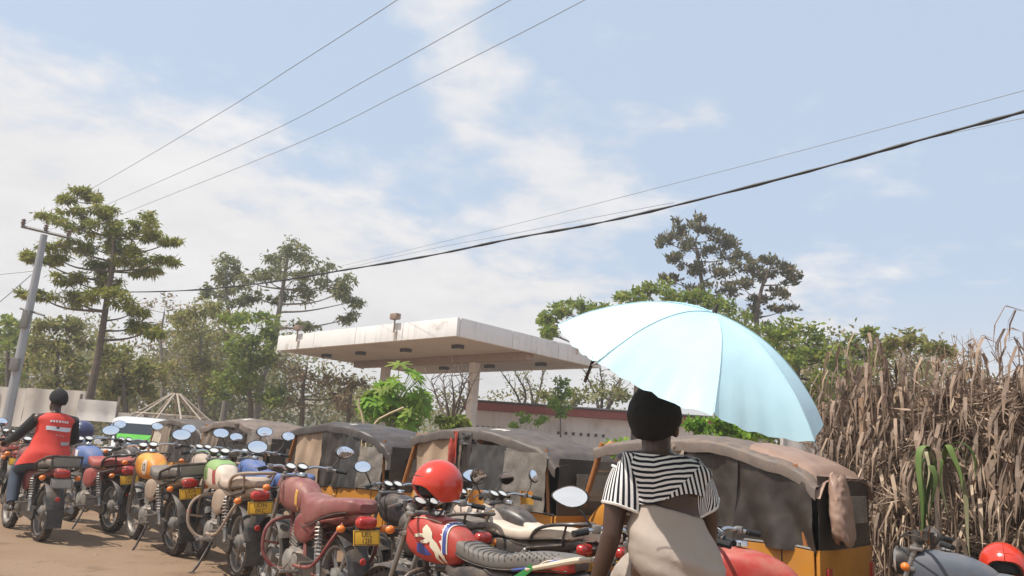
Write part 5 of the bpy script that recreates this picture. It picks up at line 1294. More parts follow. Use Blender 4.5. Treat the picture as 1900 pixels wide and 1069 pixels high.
# local frame is the motorcycle's: +x forward
b = MB(); rt_ = [((.20, 0, .86), .115, .165), ((.20, 0, .95), .115, .160), ((.22, 0, 1.05), .098, .140), ((.25, 0, 1.16), .105, .150), ((.28, 0, 1.27), .115, .172), ((.295, 0, 1.36), .105, .178), ((.30, 0, 1.41), .075, .115), ((.305, 0, 1.435), .055, .06)]
b.loft([ring(c, a, d) for c, a, d in rt_]); seg(b, [(.305, 0, 1.40), (.325, 0, 1.47), (.335, 0, 1.52)], [.056, .052, .055])
hq = MB(); head(hq, (0, 0, 0), 1.05, 0); MR = Matrix.Rotation(radians(-90+18), 3, 'Z'); b.add([MR @ Vector(v)+Vector((.34, 0, 1.560)) for v in hq.v], hq.f)
for s in (-1, 1):
    sh_p = Vector((.295, s*.205, 1.345)); el = Vector((.50, s*.34, 1.13)); wr = Vector((.80, s*.355, 1.06))
    seg(b, [(.295, s*.10, 1.365), sh_p], [.06, .062]); seg(b, [sh_p, el], [.058, .045]); seg(b, [el, wr], [.044, .028])
    hand(b, wr, (.8, s*.12, -.15), (.1, 0, -1), 1.0, 1.0, s)
    seg(b, [(.20, s*.09, .90), (.42, s*.18, .84), (.60, s*.22, .74)], [.105, .088, .064]); seg(b, [(.60, s*.22, .74), (.53, s*.24, .52), (.44, s*.25, .35)], [.060, .056, .038])
    b.sphere((.49, s*.26, .325), (.125, .040, .034), 12, 8)
fuse(b, 'body', .0075, 5, skin, RP)
q = MB()
def rhair(u, v):
    a = 2*pi*u; fc = .5+.5*cos(a); t = .0008+(2.15-.95*fc**1.5)*v; p = Vector((.104*sin(t)*cos(a), .084*sin(t)*sin(a), .108*cos(t)))*(1-.06*max(0, v-.8)/.2)*(1+.01*fbm((cos(a)*3, sin(a)*3, t*4), 4))
    return Vector((.33, 0, 1.590))+Matrix.Rotation(radians(18), 3, 'Z') @ p
q.grid(rhair, 36, 20, two=.022); q.build('hair', m_hair, RP, ang=180)
m_vest = mat('red_vest', (.62, .045, .028), .75, var=.08, vscale=6, bump=.3, bscale=14); m_sleeve = mat('black_jersey', (.018, .018, .02), .85, var=.2); m_reflect = mat('reflective_band', (.62, .62, .62), .5, var=.06)
def rr2(z):
    for (c0, a0, d0), (c1, a1, d1) in zip(rt_, rt_[1:]):
        if c0[2] <= z <= c1[2]:
            t = (z-c0[2])/(c1[2]-c0[2]); return Vector(c0).lerp(Vector(c1), t), a0+(a1-a0)*t, d0+(d1-d0)*t
    return Vector(rt_[0][0]), rt_[0][1], rt_[0][2]
def vestf(u, v, off=0.0):
    a = 2*pi*u; z = .83+(1.425-.83)*v; c, A, D = rr2(max(z, .861)); o = .024+.05*(1-v)**1.5+.010*sin(a*4+v*5)*(1-v)+off
    fl = max(0, 1-v*1.35)**1.4*.11*max(0, sin(a))              # the left side flares out in the wind
    sh = math.exp(-((z-1.36)/.045)**2)*.040*abs(sin(a))**2
    e = 2.2; x = (A+o)*(abs(cos(a))**(2/e))*(1 if cos(a) >= 0 else -1); y = (D+o+fl+sh)*(abs(sin(a))**(2/e))*(1 if sin(a) >= 0 else -1)
    return Vector((c.x+x+fl*.9, c.y+y, z+.02*sin(a*3)*(1-v)))
q = MB(); q.grid(vestf, 56, 22, two=.006); ve = q.build('vest', m_vest, RP, ang=80)
def vpatch(u0, u1, v0, v1, nm, mm, off=.006):
    q = MB(); q.grid(lambda u, v: vestf(u0+(u1-u0)*u, v0+(v1-v0)*v, off), 10, 4, two=.002); q.build(nm, mm, ve)
vpatch(.40, .64, .655, .735, 'reflective_band', m_reflect); vpatch(.49, .51, .70, .735, 'band_emblem', m_black, .009); vpatch(.54, .66, .40, .46, 'lower_band', mat('grey_band', (.38, .36, .35), .6))
for k in range(7): vpatch(.435+.023*k, .450+.023*k, .815+.006*sin(k*.5), .855+.006*sin(k*.5), 'back_lettering', m_reflect)
for k in range(4): vpatch(.49+.022*k, .502+.022*k, .56, .585, 'lower_lettering', mat('faded_print', (.55, .25, .2), .7))
for s in (-1, 1):
    q = MB(); A_ = Vector((.295, s*.21, 1.35)); el = Vector((.50, s*.34, 1.13)); wr = Vector((.77, s*.354, 1.066)); q.tube([A_, A_.lerp(el, .5), el, el.lerp(wr, .5), wr], [.074, .066, .058, .052, .042], 14, smooth=4); q.build('sleeve', m_sleeve, RP)
    q = MB(); q.tube([(.19, s*.09, .905), (.40, s*.18, .85), (.60, s*.22, .74), (.535, s*.24, .53), (.45, s*.25, .38)], [.118, .102, .080, .075, .062], 14, smooth=4); q.build('trouser_leg', m_denim, RP)
    q = MB(); q.sphere((.495, s*.26, .318), (.135, .048, .038), 14, 8); q.build('shoe', m_sandal, RP)
q = MB(); q.loft([ring((.19, 0, .845), .12, .17), ring((.19, 0, .90), .14, .185), ring((.20, 0, .98), .13, .175)]); q.build('trousers_seat', m_denim, RP)
# ================================================================= trees and plants
m_bark = mat('bark', (.115, .085, .065), .9, var=.3, vscale=10, bump=.6, bscale=30); m_barkg = mat('grey_bark', (.19, .165, .14), .9, var=.25, vscale=8, bump=.5, bscale=30)
lm_olive = leafmat('leaf_olive', (.20, .235, .035), (.32, .33, .060), (.34, .29, .08), trans=.45); lm_euc = leafmat('leaf_grey_green', (.145, .165, .065), (.24, .25, .105), (.28, .24, .11), trans=.45); lm_dark = leafmat('leaf_dark', (.10, .10, .050), (.17, .165, .080), (.20, .15, .08), trans=.4)
lm_green = leafmat('leaf_green', (.16, .235, .035), (.26, .32, .055), (.28, .27, .06), trans=.45); lm_dusty = leafmat('leaf_dusty', (.20, .21, .050), (.30, .295, .085), (.33, .26, .11), trans=.45); lm_brown = leafmat('leaf_dry', (.26, .19, .11), (.36, .27, .17), (.22, .21, .07), trans=.4); lm_lime = leafmat('leaf_lime', (0.150, 0.300, 0.030), (0.285, 0.450, 0.053), (0.225, 0.330, 0.045), trans=.45)
def leaf(b, p, d, L, w, rnd, fold=.0):
    n_ = Vector((rnd.gauss(0, 1), rnd.gauss(0, 1), rnd.gauss(0, 1))); s_ = d.cross(n_)
    if s_.length < 1e-4: s_ = Vector((1, 0, 0))
    s_.normalize(); o = len(b.v); m_ = p+d*(L*.5)
    b.v += [tuple(p), tuple(m_+s_*w), tuple(p+d*L), tuple(m_-s_*w)]; b.f.append((o, o+1, o+2, o+3))
def clump_tree(name, label, Y, trunk, clumps, lm, r0=.2, L=.22, w=.05, dens=60, style='round', bark=None, seed=0, cat='tree', group=None, depth=1.0, twigs=7, bare=0, rtop=.25):
    rnd = random.Random(seed+11); bark = bark or m_bark
    tw = [at(px, py, Y) for px, py in trunk]; base = Vector((tw[0].x, tw[0].y, 0)); t = empty(name, base, 0, label, cat, group)
    T = ([base.copy()] if tw[0].z > .3 else [])+tw
    if T[0].z != 0: T[0].z = 0
    T = catmull(T, 5); n = len(T); rr = [r0*(1-(1-rtop)*(i/(n-1))**.8) for i in range(n)]
    q = MB(); q.tube([p-base for p in T], rr, 9)
    lb = MB(); mpp = Y/FPX
    for (cx, cy, rx, ry) in clumps:
        rxm, rym = rx*mpp, ry*mpp; rz = (rxm+rym)*.5*depth
        c = at(cx, cy, Y+rnd.uniform(-1, 1)*rz*1.5)
        # branch from the trunk
        i0 = min(range(n), key=lambda i: (T[i]-c).length+max(0, T[i].z-c.z+.15*(T[i]-c).length)*2.5)
        a = T[i0]; mid = a.lerp(c, .5)+Vector((rnd.uniform(-.1, .1), rnd.uniform(-.1, .1), -.06))*(c-a).length; rb = min(rr[i0]*.55, .02+.018*(c-a).length)
        q.tube([p-base for p in catmull([a, mid, c], 4)], [rb*(1-.75*k/8) for k in range(9)], 5)
        for k in range(twigs):
            u = Vector((rnd.gauss(0, .5), rnd.gauss(0, .5), rnd.gauss(0, .45))); tc_ = c+Vector((max(-1, min(1, u.x))*rxm, max(-1, min(1, u.y))*rz, max(-1, min(1, u.z))*rym))
            st = mid.lerp(c, rnd.uniform(.4, 1)); q.tube([st-base, st.lerp(tc_, .5)-base+Vector((0, 0, rnd.uniform(-.05, .1)))*rxm, tc_-base], [rb*.28, rb*.2, .006], 4, caps=False)
            if bare and rnd.random() < bare: continue
            nl = int(dens*rnd.uniform(.6, 1.3)); ex, ez = rxm*.42, rym*.42
            for _ in range(nl):
                g3 = [max(-1.15, min(1.15, rnd.gauss(0, .55))) for _k in range(3)]; p = tc_+Vector((g3[0]*ex, g3[1]*rz*.42, g3[2]*ez))
                if style == 'droop': d = Vector((rnd.gauss(0, .6), rnd.gauss(0, .6), -.5+rnd.gauss(0, .5)))
                elif style == 'tuft': d = Vector((rnd.gauss(0, .5), rnd.gauss(0, .5), .7+rnd.gauss(0, .5)))
                else: d = Vector((rnd.gauss(0, 1), rnd.gauss(0, 1), rnd.gauss(0, .8)))
                if d.length < 1e-3: continue
                d.normalize(); leaf(lb, p-base, d, L*rnd.uniform(.45, 1.5), w*rnd.uniform(.6, 1.5), rnd)
    q.build('trunk', bark, t)
    if lb.v: link('crown', lb.rawmesh('crown'), lm, t)
    return t
def spread(rnd, x0, x1, y0, y1, n, r0=18, r1=34): return [(rnd.uniform(x0, x1), rnd.uniform(y0, y1), rnd.uniform(r0, r1), rnd.uniform(r0, r1)*.75) for _ in range(n)]
rt = random.Random(5)
clump_tree('broadleaf_tree', 'tall tiered tree with drooping layered branches beside the utility pole', 24, [(166, 742), (184, 650), (198, 560), (211, 470), (200, 405), (160, 362)],
  [(150, 354, 18, 8), (128, 368, 26, 8), (178, 366, 14, 10), (100, 402, 34, 10), (145, 398, 26, 12), (190, 392, 26, 16), (150, 418, 36, 14), (210, 418, 30, 18), (268, 415, 30, 18), (282, 440, 22, 16), (322, 449, 20, 7), (108, 452, 38, 14), (165, 456, 36, 18), (228, 460, 32, 18), (62, 478, 22, 8), (100, 476, 26, 12), (188, 494, 32, 14), (250, 482, 30, 18), (308, 484, 24, 8), (118, 514, 30, 10), (272, 500, 26, 12), (62, 545, 24, 6), (128, 555, 34, 14), (188, 545, 32, 14), (228, 552, 30, 16), (252, 580, 22, 12), (264, 604, 32, 16), (288, 612, 14, 14), (212, 440, 20, 30), (200, 520, 20, 20)],
  lm_olive, .16, .19, .024, 120, 'droop', m_bark, 1, twigs=6)
clump_tree('gum_tree', 'tall open-crowned grey-green tree left of the canopy', 36, [(484, 715), (505, 640), (520, 565), (530, 500), (535, 470)],
  [(538, 462, 26, 18), (516, 488, 24, 18), (560, 482, 32, 22), (490, 514, 26, 20), (545, 520, 36, 22), (592, 506, 28, 22), (612, 535, 28, 20), (570, 545, 32, 18), (460, 520, 20, 16), (640, 524, 16, 20), (656, 560, 18, 14), (650, 592, 24, 10), (630, 546, 18, 16), (472, 548, 18, 10), (512, 552, 14, 10), (572, 602, 26, 12)], lm_euc, .22, .26, .040, 58, 'droop', m_barkg, 2, twigs=6)
clump_tree('gum_tree', 'smaller grey-green tree top just left of the tall open-crowned tree', 40, [(425, 700), (428, 620), (420, 545), (418, 500)], [(416, 484, 28, 15), (405, 514, 24, 12), (432, 500, 20, 16), (384, 541, 14, 14), (420, 540, 24, 12), (440, 560, 26, 14)], lm_euc, .2, .28, .055, 34, 'droop', m_barkg, 3)
clump_tree('umbrella_pine', 'tall dark tree with tufted flat-topped crown rising behind the umbrella', 36, [(1330, 760), (1328, 660), (1312, 580), (1300, 510), (1290, 450)],
  [(1240, 450, 15, 20), (1265, 428, 22, 14), (1300, 424, 26, 15), (1332, 440, 22, 16), (1280, 458, 26, 16), (1322, 470, 28, 18), (1356, 455, 18, 14), (1372, 476, 14, 12), (1250, 482, 16, 9), (1242, 521, 20, 6), (1290, 500, 26, 12), (1340, 506, 30, 14), (1350, 540, 28, 16), (1300, 540, 24, 14)], lm_dark, .26, .24, .045, 56, 'tuft', m_bark, 4, twigs=7)
clump_tree('umbrella_pine', 'dark tufted tree just right of the tallest crown behind the umbrella', 35, [(1420, 760), (1412, 660), (1404, 590), (1415, 530), (1430, 495)], [(1386, 500, 26, 14), (1430, 488, 26, 16), (1456, 500, 18, 16), (1470, 522, 12, 12), (1420, 520, 28, 14), (1380, 534, 26, 12), (1440, 546, 22, 9), (1408, 560, 22, 12), (1456, 576, 22, 5), (1400, 590, 20, 16)], lm_dark, .22, .24, .05, 40, 'tuft', m_bark, 5, twigs=7)
clump_tree('bushy_tree', 'green bushy tree spreading just behind the top of the umbrella', 31, [(1180, 780), (1185, 690), (1190, 620), (1200, 575)], [(1010, 590, 20, 22), (1042, 580, 26, 18), (1080, 574, 28, 16), (1112, 572, 22, 14), (1165, 553, 28, 16), (1210, 540, 32, 16), (1252, 546, 36, 20), (1292, 560, 36, 22), (1342, 582, 36, 26), (1014, 618, 18, 12), (1120, 610, 36, 20), (1200, 590, 40, 24), (1380, 610, 30, 24)], lm_green, .24, .22, .05, 73, 'round', m_bark, 6)
clump_tree('bushy_tree', 'broad bright green tree right of the umbrella', 25, [(1470, 830), (1475, 760), (1480, 690), (1500, 640)], [(1430, 612, 30, 26), (1470, 618, 34, 28), (1512, 640, 36, 28), (1552, 660, 38, 30), (1590, 640, 26, 20), (1612, 622, 12, 16), (1540, 700, 42, 24), (1580, 718, 34, 16), (1470, 672, 36, 32), (1622, 660, 20, 20), (1440, 650, 34, 32), (1600, 690, 26, 18), (1520, 735, 30, 12)], lm_green, .2, .20, .05, 52, 'round', m_bark, 7)
clump_tree('thin_tree', 'thin green treetop peeking over the thatch fence', 22, [(1690, 840), (1692, 740), (1690, 660)], [(1660, 640, 18, 12), (1690, 632, 16, 16), (1728, 646, 20, 11), (1756, 652, 16, 9), (1640, 660, 20, 14)], lm_dusty, .1, .18, .04, 40, 'round', m_bark, 8)
# left background, near to far
BGG = 'trees behind the stand'
clump_tree('bushy_tree', 'rounded green tree at the far left edge behind the pole', 34, [(14, 760), (14, 680), (18, 620)], [(12, 600, 26, 18), (40, 618, 24, 18), (-10, 630, 28, 24), (30, 650, 34, 28), (-5, 680, 34, 28), (58, 660, 24, 26), (30, 700, 36, 24)], lm_green, .2, .24, .06, 46, 'round', m_bark, 21, group=BGG)
clump_tree('bushy_tree', 'dusty green tree between the pole and the tiered tree', 30, [(105, 770), (104, 700), (108, 650)], [(90, 610, 28, 18), (130, 600, 28, 16), (110, 640, 36, 24), (70, 650, 26, 24), (140, 650, 28, 26), (95, 690, 40, 28), (140, 700, 30, 28), (110, 730, 40, 18)], lm_dusty, .18, .22, .05, 73, 'round', m_bark, 22, group=BGG)
clump_tree('bushy_tree', 'dense dusty bush behind the foot of the tiered tree', 29, [(232, 770), (230, 720), (228, 680)], [(200, 660, 30, 24), (240, 665, 32, 26), (275, 690, 30, 28), (215, 705, 38, 28), (260, 730, 36, 22), (195, 735, 30, 18)], lm_dusty, .16, .22, .05, 80, 'round', m_bark, 23, group=BGG)
clump_tree('sparse_tree', 'sparse half-bare brown tree right of the tiered tree', 38, [(300, 760), (302, 690), (298, 630), (305, 580)], [(270, 570, 26, 18), (310, 560, 28, 18), (345, 580, 26, 18), (285, 605, 30, 20), (335, 620, 30, 22), (310, 650, 34, 24), (275, 640, 26, 22)], lm_brown, .16, .2, .04, 16, 'round', m_barkg, 24, group=BGG, bare=.3)
clump_tree('bushy_tree', 'pale green tree in the middle of the left wood', 36, [(372, 770), (370, 690), (372, 620)], [(345, 590, 30, 18), (385, 575, 32, 20), (420, 590, 28, 20), (360, 625, 36, 24), (410, 635, 34, 26), (380, 670, 40, 28), (340, 680, 30, 26), (430, 690, 34, 28), (385, 720, 44, 24)], lm_dusty, .2, .22, .05, 70, 'round', m_barkg, 25, group=BGG)
clump_tree('bushy_tree', 'green leafy tree below the tall open-crowned tree', 33, [(465, 775), (462, 710), (466, 650)], [(440, 600, 30, 20), (480, 590, 30, 20), (500, 625, 26, 22), (455, 640, 36, 26), (490, 670, 34, 26), (445, 690, 34, 28), (480, 720, 40, 26), (430, 730, 34, 22), (505, 735, 26, 18)], lm_green, .18, .22, .05, 73, 'round', m_bark, 26, group=BGG)
clump_tree('dry_tree', 'dry brown tree under the left end of the canopy', 33, [(560, 780), (562, 720), (570, 680)], [(530, 680, 30, 20), (570, 690, 34, 20), (610, 700, 30, 20), (545, 715, 34, 22), (590, 730, 36, 22), (630, 735, 28, 20), (560, 750, 36, 16)], lm_brown, .16, .2, .045, 28, 'round', m_bark, 27, group=BGG, bare=.2)
clump_tree('dry_tree', 'second dry brown thicket tree near the leafy papaya', 31, [(645, 790), (650, 740), (655, 710)], [(630, 705, 26, 16), (665, 715, 28, 18), (640, 745, 30, 18), (680, 750, 26, 18), (655, 770, 30, 12)], lm_brown, .14, .2, .045, 26, 'round', m_bark, 28, group=BGG, bare=.25)
# bare trees seen under the canopy
def bare_tree(name, label, Y, stems, r0=.06, seed=0, lm=None, group='bare trees under the canopy'):
    rnd = random.Random(seed); b0 = at(*stems[0][0], Y); base = Vector((b0.x, b0.y, 0)); t = empty(name, base, 0, label, 'tree', group); q = MB(); lb = MB()
    q.tube([Vector((0, 0, 0)), b0-base], [r0*1.9, r0*1.3], 7)
    for st in stems:
        P = catmull([at(px, py, Y+rnd.uniform(-.6, .6)*(k > 0)) for k, (px, py) in enumerate(st)], 4); n = len(P)
        q.tube([p-base for p in P], [r0*(1-.8*k/(n-1)) for k in range(n)], 6)
        for k in range(3, n):
            for _ in range(2):
                d = Vector((rnd.gauss(0, .5), rnd.gauss(0, .4), rnd.uniform(.2, .9)))*rnd.uniform(.25, .8); e = P[k]+d
                q.tube([P[k]-base, P[k].lerp(e, .5)-base+Vector((rnd.gauss(0, .06), 0, .02)), e-base], [r0*.28, r0*.18, .006], 4, caps=False)
                if lm:
                    for _ in range(6): leaf(lb, e-base+Vector((rnd.gauss(0, .2), rnd.gauss(0, .2), rnd.gauss(0, .2))), Vector((rnd.gauss(0, 1), rnd.gauss(0, 1), rnd.gauss(0, 1))).normalized(), .16, .035, rnd)
    q.build('trunk', m_bark, t)
    if lb.v: link('crown', lb.rawmesh('crown'), lm, t)
bare_tree('bare_tree', 'leafless tree with fanned branches left of the canopy column', 20, [[(836, 790), (815, 750), (800, 705)], [(836, 790), (828, 745), (822, 700)], [(838, 790), (842, 745), (838, 698)], [(838, 790), (852, 750), (858, 700)], [(840, 790), (858, 760), (876, 715)], [(838, 785), (845, 755), (866, 705)]], .05, 1)
bare_tree('bare_tree', 'leafless leaning tree just right of the canopy column', 38, [[(968, 770), (960, 735), (930, 690)], [(968, 770), (975, 730), (955, 690)], [(990, 770), (985, 725), (972, 690)], [(985, 770), (1000, 730), (1008, 690)]], .10, 2, lm_dusty)
bare_tree('bare_tree', 'leafless tree beneath the right end of the canopy', 38, [[(1112, 770), (1105, 735), (1085, 690)], [(1115, 770), (1118, 720), (1112, 680)], [(1125, 770), (1135, 730), (1160, 690)], [(1120, 770), (1148, 720), (1150, 680)]], .10, 3, lm_dusty)
clump_tree('young_tree', 'slim bright green sapling in front of the low building', 29, [(1040, 830), (1040, 780), (1042, 730)], [(1040, 715, 12, 14), (1048, 735, 14, 14), (1032, 750, 12, 12), (1044, 765, 14, 12)], lm_lime, .05, .16, .035, 34, 'round', m_bark, 31)
clump_tree('bush', 'low olive bush behind the bare trees under the canopy', 37, [(1100, 790), (1100, 765)], [(1080, 735, 26, 16), (1115, 730, 28, 18), (1150, 740, 24, 16), (1010, 735, 24, 14), (1050, 745, 24, 14)], lm_dusty, .06, .2, .05, 40, 'round', m_bark, 32, cat='bush')
clump_tree('bush', 'pale yellow-green bush between the bare tree and the column', 17, [(842, 800), (842, 785)], [(830, 785, 14, 12), (852, 782, 16, 10), (842, 800, 20, 10)], leafmat('leaf_yellow_green', (.16, .20, .03), (.24, .27, .05), None), .03, .14, .035, 46, 'round', m_bark, 33, cat='bush')
clump_tree('bush', 'small feathery bush before the low building wall', 28, [(985, 820), (985, 790)], [(975, 778, 14, 8), (1000, 780, 14, 8), (950, 790, 12, 8)], lm_lime, .03, .14, .03, 30, 'round', m_bark, 34, cat='bush')
clump_tree('bush', 'dark leafy bush under the lower edge of the umbrella', 14, [(1330, 860), (1330, 820)], [(1290, 790, 24, 14), (1330, 785, 26, 14), (1370, 800, 28, 12), (1410, 805, 22, 10), (1345, 815, 30, 12)], lm_lime, .04, .14, .035, 46, 'round', m_bark, 35, cat='bush')
clump_tree('bush', 'green bush glimpsed through the nearest taxi windscreen', 12, [(1150, 900), (1150, 850)], [(1140, 830, 20, 16), (1160, 850, 18, 16), (1145, 865, 18, 12)], lm_lime, .03, .12, .03, 40, 'round', m_bark, 36, cat='bush')
# far wood that reads as one mass
rw = random.Random(9); lb = MB(); tb = MB()
def wood(x0, x1, ytop, Y0, Y1, n, L=.34):
    for _ in range(n):
        px = rw.uniform(x0, x1); Y = rw.uniform(Y0, Y1); ty = ytop(px)+rw.uniform(0, 45); c = at(px, ty, Y); rx = rw.uniform(1.0, 2.2); rz = rw.uniform(.8, 1.6)
        z = c.z
        while z > .3:
            for _ in range(105):
                u3 = Vector((rw.uniform(-1, 1), rw.uniform(-1, 1), rw.uniform(-1, 1)))
                if u3.length > 1: continue
                p = Vector((c.x+u3.x*rx, c.y+u3.y*rx, z+u3.z*rz))
                if p.z < 0: continue
                leaf(lb, p, Vector((rw.gauss(0, 1), rw.gauss(0, 1), rw.gauss(0, .8))).normalized(), L*rw.uniform(.6, 1.3), .08, rw)
            z -= rz*1.2
wood(-120, 700, lambda x: 625+30*sin(x*.03)+(40 if 180 < x < 260 else 0)+(60 if x > 560 else 0), 44, 58, 170)
wood(680, 1180, lambda x: 735+12*sin(x*.05), 46, 60, 26)
wood(1380, 1800, lambda x: 655+18*sin(x*.04), 32, 44, 64, .26)
o = link('woodland', lb.rawmesh('woodland'), leafmat('leaf_wood', (.17, .185, .055), (.28, .25, .10), (.33, .24, .14), scale=.25, trans=.45)); tag(o, 'far dusty wood behind the trees', None, kind='stuff')

# ---------------------------------------------------------------- papaya-like plant with big bright leaves
pp = at(722, 800, 16.5); pap = empty('papaya_plant', (pp.x, pp.y, 0), 0, 'bright green large-leaved plant in front of the canopy column', 'plant')
q = MB(); q.tube([(0, 0, 0), (.05, 0, 1.2), (.12, .0, at(735, 735, 16.5).z)], [.09, .07, .05], 8, smooth=4); q.build('stem', m_barkg, pap)
def bigleaf(b):
    pts = []; n = 40
    for k in range(n):
        a = -pi*.9+1.8*pi*k/(n-1); r = .27*(1-.62*abs(sin(a*3.6))**1.5)*(1.1-.25*abs(a)/pi); pts.append((r*cos(a), r*sin(a)))
    o = len(b.v); b.v.append((0, 0, 0)); b.v += [(x, y, -.35*(x*x+y*y)) for x, y in pts]; b.f += [(o, o+1+k, o+2+k) for k in range(n-1)]
bl = MB(); bigleaf(bl); blm = bl.rawmesh('leaf'); pr = random.Random(3); ctr = Vector((at(736, 738, 16.5).x-pp.x, 0, at(736, 738, 16.5).z)); stalk_pts = MB()
for k in range(120):
    u = Vector((pr.gauss(0, 1), pr.gauss(0, 1), pr.gauss(0, .8))); u.normalize(); rad = pr.uniform(.55, 1.0)
    cc_ = [Vector((-.30, 0, .02)), Vector((.10, -.1, .30)), Vector((.42, .1, -.02)), Vector((-.05, .1, -.32)), Vector((-.52, 0, -.22)), Vector((.30, -.1, -.38))][k % 6]; fk_ = (.46, .52, .40, .40, .30, .34)[k % 6]
    p = ctr+cc_+u*fk_*rad; nrm = (u+Vector((0, -.2, .9))).normalized(); M = frame(p, u+Vector((0, 0, -.5)), nrm)
    o = link('leaf', blm, lm_lime if pr.random() < .5 else lm_green, pap); o.matrix_local = M @ Matrix.Scale(pr.uniform(.6, 1.3), 4)
    stalk_pts.tube([ctr+Vector((0, 0, -.25)), ctr.lerp(p, .5)+Vector((0, 0, -.04)), p], .008, 4, caps=False)
o = stalk_pts.build('leaf_stalks', lm_lime, pap); o['kind'] = 'stuff'

# ---------------------------------------------------------------- dry palm-frond fence on the right
FA, FB = at(1545, 850, 9.2), at(2080, 850, 5.6); FA.z = FB.z = 0; fd = (FB-FA); FL = fd.length; fd.normalize(); fn_ = Vector((fd.y, -fd.x, 0))   # towards the camera
if fn_.y > 0: fn_ = -fn_
fence = empty('palm_frond_fence', FA, 0, 'tall ragged fence of dry brown palm fronds on poles', 'fence')
m_pole2 = mat('fence_pole', (.16, .115, .085), .9, var=.25); m_rach = mat('dry_stalk', (.34, .235, .155), .8, var=.2)
lm_frond = leafmat('dry_frond', (.28, .195, .14), (.42, .30, .215), (.56, .44, .32), scale=2.0, trans=.25); lm_frond2 = leafmat('dry_frond_dark', (.18, .125, .092), (.29, .205, .15), (.44, .33, .235), scale=2.0, trans=.25)
def ftop(u):      # fence height along its run
    return 2.08+.46*min(1, u*5)+.16*sin(u*7+.5)+.10*sin(u*23)
fr = random.Random(17)
for k in range(9):
    u = .06+.11*k; q = MB(); h = ftop(u)*fr.uniform(.92, 1.05); lx = fr.uniform(-.12, .08); P = fd*(u*FL)
    q.tube([P+fn_*.02, P+fd*lx*.5+fn_*.03+Vector((0, 0, h*.5)), P+fd*lx+Vector((0, 0, h))], [.045, .038, .03], 7); q.build('post', m_pole2, fence)
for z in (.55, 1.2, 1.85):
    q = MB(); q.tube([fd*(FL*k/12)+fn_*.05+Vector((0, 0, z+.05*sin(k*1.7))) for k in range(13)], .022, 6); q.build('rail', m_pole2, fence)
def frond_mesh(i):
    r = random.Random(100+i); b = MB(); L = 1.25; P = catmull([(0, 0, 0), (.4, 0, .05), (.85, 0, .02), (L, 0, -.12)], 5); b.tube(P, [.016*(1-.85*k/(len(P)-1)) for k in range(len(P))], 5)
    for k in range(64):
        t = .10+.88*k/64; p = P[min(int(t*(len(P)-1)), len(P)-1)]; s = 1 if k % 2 else -1; ll = (.30+.18*sin(pi*t))*r.uniform(.6, 1.15)
        d = Vector((.75+r.gauss(0, .25), s*(.45+r.gauss(0, .25)), -.25+r.gauss(0, .4))).normalized(); e = p+d*ll; dr = Vector((0, 0, -.10*r.uniform(.2, 1.6))); w = Vector((0, 0, 1)).cross(d).normalized()*.0075*r.uniform(.7, 1.5); tw = Vector((0, 0, .010*r.uniform(-1, 1)))
        o = len(b.v); m_ = p.lerp(e, .5)+dr*.2
        b.v += [tuple(v) for v in (p-w*.5, p+w*.5, m_-w+tw, m_+w-tw, e+dr)]; b.f += [(o, o+1, o+3, o+2), (o+2, o+3, o+4)]
    return b.rawmesh('palm_frond')
FM = [frond_mesh(i) for i in range(7)]
for k in range(210):
    u = fr.random()**.85; z = fr.uniform(.15, 1.0)*ftop(u); lay = fr.uniform(-.10, .16); P = fd*(u*FL)+fn_*lay+Vector((0, 0, z))
    dirx = fd*(1 if fr.random() < .55 else -1)+Vector((0, 0, fr.gauss(-.10, .26)))+fn_*fr.gauss(0, .12)
    if z > ftop(u)*.8: z *= .92; P.z = z
    M = frame(P, dirx, fn_+Vector((0, 0, fr.gauss(0, .5)))+fd*fr.gauss(0, .3)); o = link('palm_frond', FM[k % 7], lm_frond if fr.random() < .6 else lm_frond2, fence); o.matrix_local = M @ Matrix.Scale(fr.uniform(.5, .85), 4) @ Matrix.Translation((-.45, 0, 0))
b = MB()
for k in range(9500):
    u = fr.random(); z = fr.random()**1.25*ftop(u)*(.97+.05*sin(u*60)); P = fd*(u*FL)+fn_*fr.uniform(-.16, .06)+Vector((0, 0, z)); a = fr.gauss(0, .35); s = 1 if fr.random() < .5 else -1
    d = (fd*s*cos(a)+Vector((0, 0, sin(a)))+fn_*fr.gauss(0, .18)).normalized()
    wd_ = fr.uniform(.005, .013)
    if fr.random() < .62: d = Vector((fr.gauss(0, .3), fr.gauss(0, .2), -1)).normalized(); wd_ = fr.uniform(.008, .026); P = P+fn_*fr.uniform(0, .16)
    leaf(b, P, d, fr.uniform(.15, .42), wd_, fr)
o = link('frond_litter', b.rawmesh('frond_litter'), lm_frond2, fence); o['kind'] = 'stuff'
b = MB()      # upright dry grass heads above the fence
for k in range(46):
    u = fr.gauss(.60, .05) if k < 30 else fr.random(); P = fd*(u*FL)+Vector((0, 0, ftop(u)-.1)); b.tube([P, P+Vector((fr.gauss(0, .05), 0, .2)), P+Vector((fr.gauss(0, .12), fr.gauss(0, .05), fr.uniform(.25, .5)))], [.006, .004, .002], 4, caps=False)
o = b.build('grass_heads', m_rach, fence); o['kind'] = 'stuff'
for k in range(34):      # pale bent stalks
    u = fr.uniform(.02, .95); z = fr.uniform(.5, 2.1); P = fd*(u*FL)+fn_*.2+Vector((0, 0, z)); q = MB(); q.tube([P, P+fd*fr.uniform(-.2, .2)+Vector((0, 0, -.15)), P+fd*fr.uniform(-.35, .35)+Vector((0, 0, -.45))], [.012, .010, .006], 5, smooth=4); q.build('dry_stalk', m_rach, fence)
